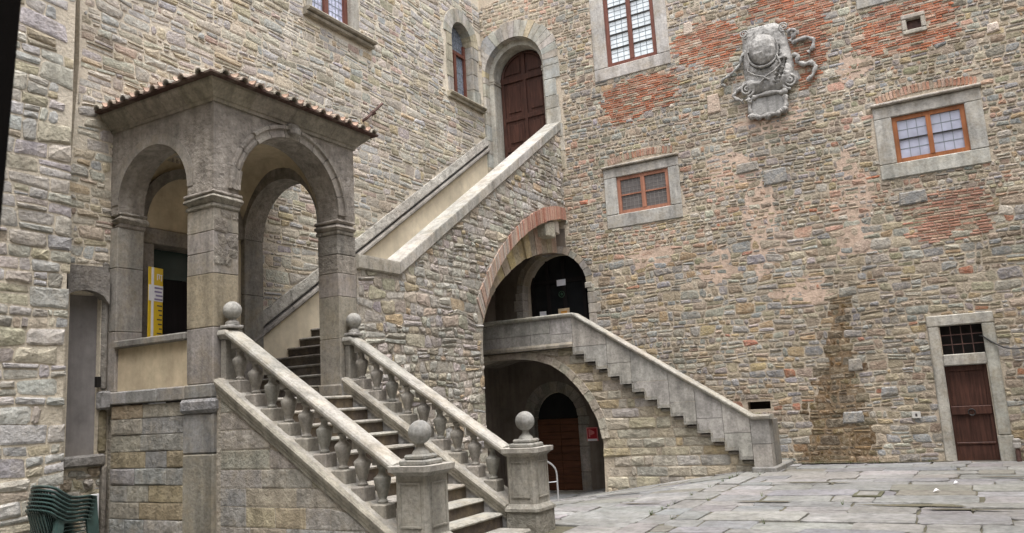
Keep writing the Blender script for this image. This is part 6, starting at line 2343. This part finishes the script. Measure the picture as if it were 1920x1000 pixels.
# ================================================================== SMALL THINGS
def make_chairs():
    rng = random.Random(111)
    ch = thing('garden_chair', 'lowest green plastic armchair of the stack by the left wall', 'chair', (-10.82, 6.62, gz(-10.8, 6.6)), 'stacked green plastic chairs')
    # seat faces +y; x across
    hw = 0.25
    def curved(pts_by_row, th, c):
        mb = MB()
        rows = len(pts_by_row)
        cols = len(pts_by_row[0])
        V = [p for r_ in pts_by_row for p in r_]
        V2 = []
        F = []
        for j in range(rows - 1):
            for i in range(cols - 1):
                F.append((j * cols + i, j * cols + i + 1, (j + 1) * cols + i + 1, (j + 1) * cols + i))
        mb.add(V, F, c)
        me = mb.mesh('part', M_PLASTIC, smooth=180, recalc=False)
        bm = bmesh.new()
        bm.from_mesh(me)
        bmesh.ops.solidify(bm, geom=bm.faces[:], thickness=th)
        bmesh.ops.recalc_face_normals(bm, faces=bm.faces)
        bm.to_mesh(me)
        bm.free()
        return me
    seat = curved([[(-hw + 2 * hw * i / 8, -0.20 + 0.42 * j / 6, 0.43 - 0.02 * math.cos((i - 4) / 4 * 1.5) + 0.02 * (j / 6)) for i in range(9)] for j in range(7)], 0.012, (0, 0, 0))
    link('seat', seat, ch, local=True)
    # back slats
    for k in range(7):
        x = -0.17 + 0.34 * k / 6
        cy = -0.03 * (1 - (x / 0.25) ** 2)
        me = curved([[(x + dx, -0.20 - 0.10 * t + cy, 0.44 + 0.33 * t) for dx in (-0.017, 0.017)] for t in (0, 0.33, 0.66, 1.0)], 0.008, (0, 0, 0))
        link('back_slat', me, ch, local=True)
    # top rail sweeping into the armrests
    path = []
    P = [(0.30, 0.24, 0.62), (0.305, 0.15, 0.645), (0.30, 0.0, 0.645), (0.295, -0.10, 0.66), (0.285, -0.19, 0.72), (0.25, -0.27, 0.79), (0.17, -0.315, 0.815), (0.0, -0.335, 0.825)]
    full = P + [(-x, y, z) for (x, y, z) in reversed(P[:-1])]
    mb = MB()
    pv = [Vector(p) for p in full]
    fr_ = []
    for i, p in enumerate(pv):
        t = (pv[min(i + 1, len(pv) - 1)] - pv[max(0, i - 1)]).normalized()
        s_ = t.cross(Vector((0, 0, 1))).normalized()
        u_ = s_.cross(t).normalized()
        fr_.append((p, s_, u_))
    mb.sweep([(-0.032, 0.0), (-0.032, 0.010), (0.0, 0.016), (0.032, 0.010), (0.034, -0.028), (0.028, -0.028), (0.026, 0.0)], fr_)
    mb.build('armrest', M_PLASTIC, ch, local=True, smooth=50)
    for sx in (-1, 1):
        for (x, y, z, x2, y2) in ((0.29, 0.23, 0.63, 0.27, 0.30), (0.245, -0.16, 0.66, 0.28, -0.26)):
            lb = MB()
            fr2 = []
            for t in (0, 0.35, 0.7, 1.0):
                p = Vector((sx * (x + (x2 - x) * t), y + (y2 - y) * t, z * (1 - t)))
                fr2.append((p, Vector((1, 0, 0)), Vector((0, 1, 0))))
            w_ = 0.030 if y > 0 else 0.042
            lb.sweep([(-w_ * 0.6, -w_), (w_ * 0.6, -w_), (w_ * 0.6, w_), (-w_ * 0.6, w_)], fr2)
            lb.build('leg', M_PLASTIC, ch, local=True)
    names = ['second', 'third', 'fourth', 'fifth', 'sixth']
    for k in range(1, 7):
        lab = 'topmost green plastic armchair of the stack by the left wall' if k == 6 else names[k - 1] + ' green plastic armchair from the bottom of the stack by left wall'
        copy_tree(ch, (-10.82, 6.62 + 0.012 * k, gz(-10.8, 6.6) + 0.048 * k), lab)
make_chairs()

def small_things():
    rng = random.Random(121)
    # roll-up banner in the loggia doorway: stands on the loggia floor
    bn = thing('roll_up_banner', 'tall yellow banner with white text band inside the loggia doorway', 'banner', (-11.36, 8.45, LZ))
    ang = R(104)
    ux, uy = math.cos(ang), math.sin(ang)      # along the banner
    def bpt(u, d, z): return (-11.36 + ux * u + uy * d, 8.30 + uy * u - ux * d, z)
    def slab(mb, u0, u1, z0, z1, d0, d1):
        p = [bpt(u, d, z) for z in (z0, z1) for (u, d) in ((u0, d0), (u1, d0), (u1, d1), (u0, d1))]
        mb.add(p, [(0, 3, 2, 1), (4, 5, 6, 7), (0, 1, 5, 4), (1, 2, 6, 5), (2, 3, 7, 6), (3, 0, 4, 7)])
    W = 0.33
    mb = MB(); slab(mb, 0, W, LZ + 0.06, 4.27, 0, 0.012); mb.build('sheet', M_YELLOW, bn)
    mb = MB(); slab(mb, -0.03, W + 0.03, LZ, LZ + 0.06, -0.05, 0.07); mb.build('foot', M_STEEL, bn)
    mb = MB(); slab(mb, 0.06, 0.115, LZ + 0.062, 4.268, 0.0125, 0.016); mb.build('stripe', M_WHITE, bn)
    mb = MB(); slab(mb, 0.0, 0.058, 3.72, 3.98, 0.0125, 0.016); slab(mb, 0.117, W, 3.72, 3.98, 0.0125, 0.016); mb.build('text_band', M_WHITE, bn)
    mb = MB()
    for k, (a, b) in enumerate(((0.13, 0.36), (0.13, 0.30), (0.16, 0.39), (0.13, 0.33))):
        z = 3.95 - 0.062 * k
        slab(mb, a, min(b, W - 0.01), z - 0.028, z, 0.0165, 0.018)
    mb.build('lettering', M_PURPLE, bn)
    mb = MB()
    slab(mb, 0.19, 0.205, 4.07, 4.17, 0.0125, 0.016)
    slab(mb, 0.205, 0.25, 4.155, 4.17, 0.0125, 0.0158)
    slab(mb, 0.235, 0.25, 4.09, 4.155, 0.0125, 0.016)
    slab(mb, 0.27, 0.31, 4.15, 4.165, 0.0125, 0.016)
    slab(mb, 0.285, 0.30, 4.06, 4.15, 0.0125, 0.0158)
    mb.build('emblem', M_WHITE, bn)
    mb = MB()
    for k in range(14):
        z = 3.66 - 0.075 * k
        slab(mb, 0.20 + 0.05 * ((k * 7) % 3) / 2, 0.315, z - 0.022, z, 0.0125, 0.015)
    mb.build('small_print', M_INK, bn)

    # notices on the glazed door
    yd = YM + 0.447
    def notice(x0, x1, z0, z1, m_, lab, y=yd):
        mb = MB()
        mb.box(x0, x1, y - 0.008, y, z0, z1)
        o = mb.build('notice', m_, None)
        return tag(o, lab, 'notice', 'notices on the dark glass door')
    notice(-9.83, -9.56, 4.86, 5.03, M_PAPER, 'white paper notice high on the dark arched glass door')
    n2 = notice(-9.84, -9.50, 4.00, 4.22, M_BEIGE, 'beige notice with orange picture behind the landing parapet')
    mb = MB(); mb.box(-9.76, -9.57, yd - 0.012, yd - 0.0085, 4.04, 4.15); mb.build('picture', M_ORANGE, n2)
    notice(-10.42, -10.22, 3.93, 4.20, M_PAPER, 'small white notice low on the left of dark glass door')
    em = MB()
    em.tube([(-9.70 + 0.085 * math.cos(a), yd - 0.008, 4.62 + 0.085 * math.sin(a)) for a in [2 * math.pi * k / 16 for k in range(17)]], 0.012, 6)
    em.sphere(-9.70, yd - 0.006, 4.62, 0.04, 10, 6, sq=(1, 0.2, 1))
    tag(em.build('emblem_sticker', M_GREEN, None, smooth=60), 'round dark green sticker below the upper white notice', 'sticker')

    # fire hose sign
    fs = thing('fire_hose_sign', 'small red fire hose sign with pale border beside cellar door', 'sign', (-8.86, YM - 0.04, 0.63))
    mb = MB(); mb.box(-9.02, -8.71, YM - 0.05, YM - 0.035, 0.64, 0.99); mb.build('plate', M_PINK, fs)
    mb = MB(); mb.box(-8.995, -8.735, YM - 0.054, YM - 0.0505, 0.71, 0.965); mb.build('field', M_RED, fs)
    mb = MB(); mb.box(-9.0, -8.73, YM - 0.054, YM - 0.0505, 0.645, 0.695); mb.build('caption_strip', M_WHITE, fs)
    mb = MB()
    mb.box(-8.96, -8.925, YM - 0.058, YM - 0.0545, 0.74, 0.94)
    mb.prism([(-8.92, 0.94), (-8.80, 0.88), (-8.80, 0.83), (-8.92, 0.79)], MPM, 0.0545, 0.0578)
    mb.build('symbol', M_PINK, fs)

    # bent steel handrail in front of the cellar door
    hr = MB()
    xr, yr = -7.42, 14.6
    zg = gz(xr, yr)
    pts = [(xr - 0.25, yr - 0.35, zg + 0.80)]
    for k in range(9):
        a = math.pi / 2 * k / 8
        pts.append((xr - 0.25 + 0.25 * math.sin(a), yr - 0.35 + 0.30 * math.sin(a), zg + 0.50 + 0.30 * math.cos(a)))
    pts.append((xr, yr - 0.05, zg - 0.02))
    pts = [(xr - 0.55, yr - 0.75, zg - 0.02), (xr - 0.55, yr - 0.75, zg + 0.55), (xr - 0.5, yr - 0.68, zg + 0.72)] + pts
    hr.tube(pts, 0.018, 8)
    o = hr.build('handrail_loop', M_STEEL, None, smooth=60)
    tag(o, 'bent galvanised tube rail beside the front newel, cellar door behind', 'rail')
    cb = MB()
    cb.tube([(xr - 0.55, yr - 0.75, zg + 0.36), (xr, yr - 0.05, zg + 0.36)], 0.010, 6)
    cb.build('cross_bar', M_STEEL, o)

    # cable leaving the grille
    cb = MB()
    pts = []
    for k in range(15):
        t = k / 14
        pts.append((0.20 + 0.95 * t, YM - 0.03 - 0.05 * math.sin(min(1, t * 3) * 1.5), 2.55 - 0.50 * t + 0.16 * t * t - 0.10 * math.sin(math.pi * min(1, t * 1.3))))
    pts.insert(0, (0.14, YM + 0.1, 2.57))
    pts += [(1.6, YM - 0.06, 2.16), (3.2, YM - 0.06, 2.2), (4.6, YM - 0.06, 2.25)]
    cb.tube(pts, 0.018, 6)
    tag(cb.build('cable', M_IRON, None, smooth=60), 'black cable looping from the barred opening across the wall', 'cable')

    # standpipe by the door
    sp_ = thing('standpipe', 'short rusty standpipe with pale cap right of the narrow door', 'pipe', (0.50, YM - 0.14, 0.0))
    mb = MB(); mb.lathe([(0.045, -0.02), (0.045, 0.2), (0.035, 0.22), (0.035, 0.27)], 0.50, YM - 0.14, 10); mb.build('pipe', M_RUST, sp_, smooth=50)
    mb = MB(); mb.lathe([(0.05, 0.26), (0.075, 0.28), (0.075, 0.36), (0.055, 0.375), (0.07, 0.39), (0.07, 0.44), (0.05, 0.45)], 0.50, YM - 0.14, 12)
    mb.build('cap', simple_mat('pale_metal', (0.42, 0.40, 0.37), rough=0.5), sp_, smooth=50)

    # little white tile on the wall
    mb = MB()
    mb.cbox(-1.34, -1.17, YM - 0.06, YM - 0.03, 0.92, 1.06, 0.006)
    pq = mb.build('wall_tile', simple_mat('chalky_tile', (0.50, 0.49, 0.46), rough=0.6), None)
    tag(pq, 'small white square tile low on wall left of the narrow door', 'plaque')
    mb = MB(); mb.box(-1.275, -1.235, YM - 0.064, YM - 0.0605, 0.96, 1.02); mb.build('mark', M_INK, pq)

    # iron rod on the left wall above the loggia roof
    mb = MB()
    mb.tube([(XL - 0.05, 14.0, 8.35), (XL + 0.1, 14.07, 8.45), (XL + 0.13, 14.62, 8.96)], 0.032, 8)
    mb.tube([(XL + 0.08, 14.25, 8.60), (XL + 0.16, 14.30, 8.66)], 0.06, 8)
    tag(mb.build('iron_rod', M_RUST, None), 'short rusty iron rod slanting from left wall above loggia roof', 'rod')

    # scraps of paper on the flagstones
    for (x, y, s_, lab) in ((-0.55, 15.6, 0.7, 'white paper scrap on the paving in front of the narrow door, farther one'), (-0.80, 14.6, 0.8, 'white paper scrap on the paving in front of the narrow door, nearer one')):
        mb = MB()
        z = gz(x, y) + 0.012
        mb.add([(x - .06 * s_, y - .04, z), (x + .03, y - .06 * s_, z + .03), (x + .07 * s_, y + .03, z + .005), (x - .02, y + .06 * s_, z + .035), (x, y, z + .05)], [(0, 1, 4), (1, 2, 4), (2, 3, 4), (3, 0, 4), (3, 2, 1, 0)])
        tag(mb.build('paper_scrap', M_WHITE, None), lab, 'litter', 'paper scraps on the paving')

    # white painted board behind the chairs
    mb = MB()
    mb.cbox(XL + 0.10, XL + 0.13, 7.50, 7.62, 0.0, 0.80, 0.005)
    tag(mb.build('white_board', M_WHITE, None), 'narrow white board standing in wall corner behind the green chairs', 'board')

    # dark doorpost close to the camera at the left edge
    d0 = Vector((-0.833, 0.444, 0.331))
    def rayp(px, py, t):
        v = rx * ((px - 960) / 1514.03) + up * (-(py - 500) / 1514.03) + fw
        return CAM + v * t
    mb = MB()
    tp, bt = Vector((-1.19076, 0.64365, 2.44637)), Vector((-1.29791, 0.68458, 2.11109))
    ext = (tp - bt) / (tp.z - bt.z)
    a, b = bt + ext * (3.2 - bt.z), bt + ext * (0.0 - bt.z)
    side = Vector((-0.86, -0.50, 0.0)) * 0.22
    dep = Vector((-0.45, 0.25, 0.0)) * 0.35
    dep = Vector((-0.6, 0.2, 0)) * 0.25
    V = [b, b + side, b + side + dep, b + dep, a, a + side, a + side + dep, a + dep]
    mb.add(V, [(0, 3, 2, 1), (4, 5, 6, 7), (0, 1, 5, 4), (1, 2, 6, 5), (2, 3, 7, 6), (3, 0, 4, 7)])
    tag(mb.build('doorpost', M_WOOD_K, None), 'near black wooden doorpost at the left edge of the view', 'doorpost')
small_things()
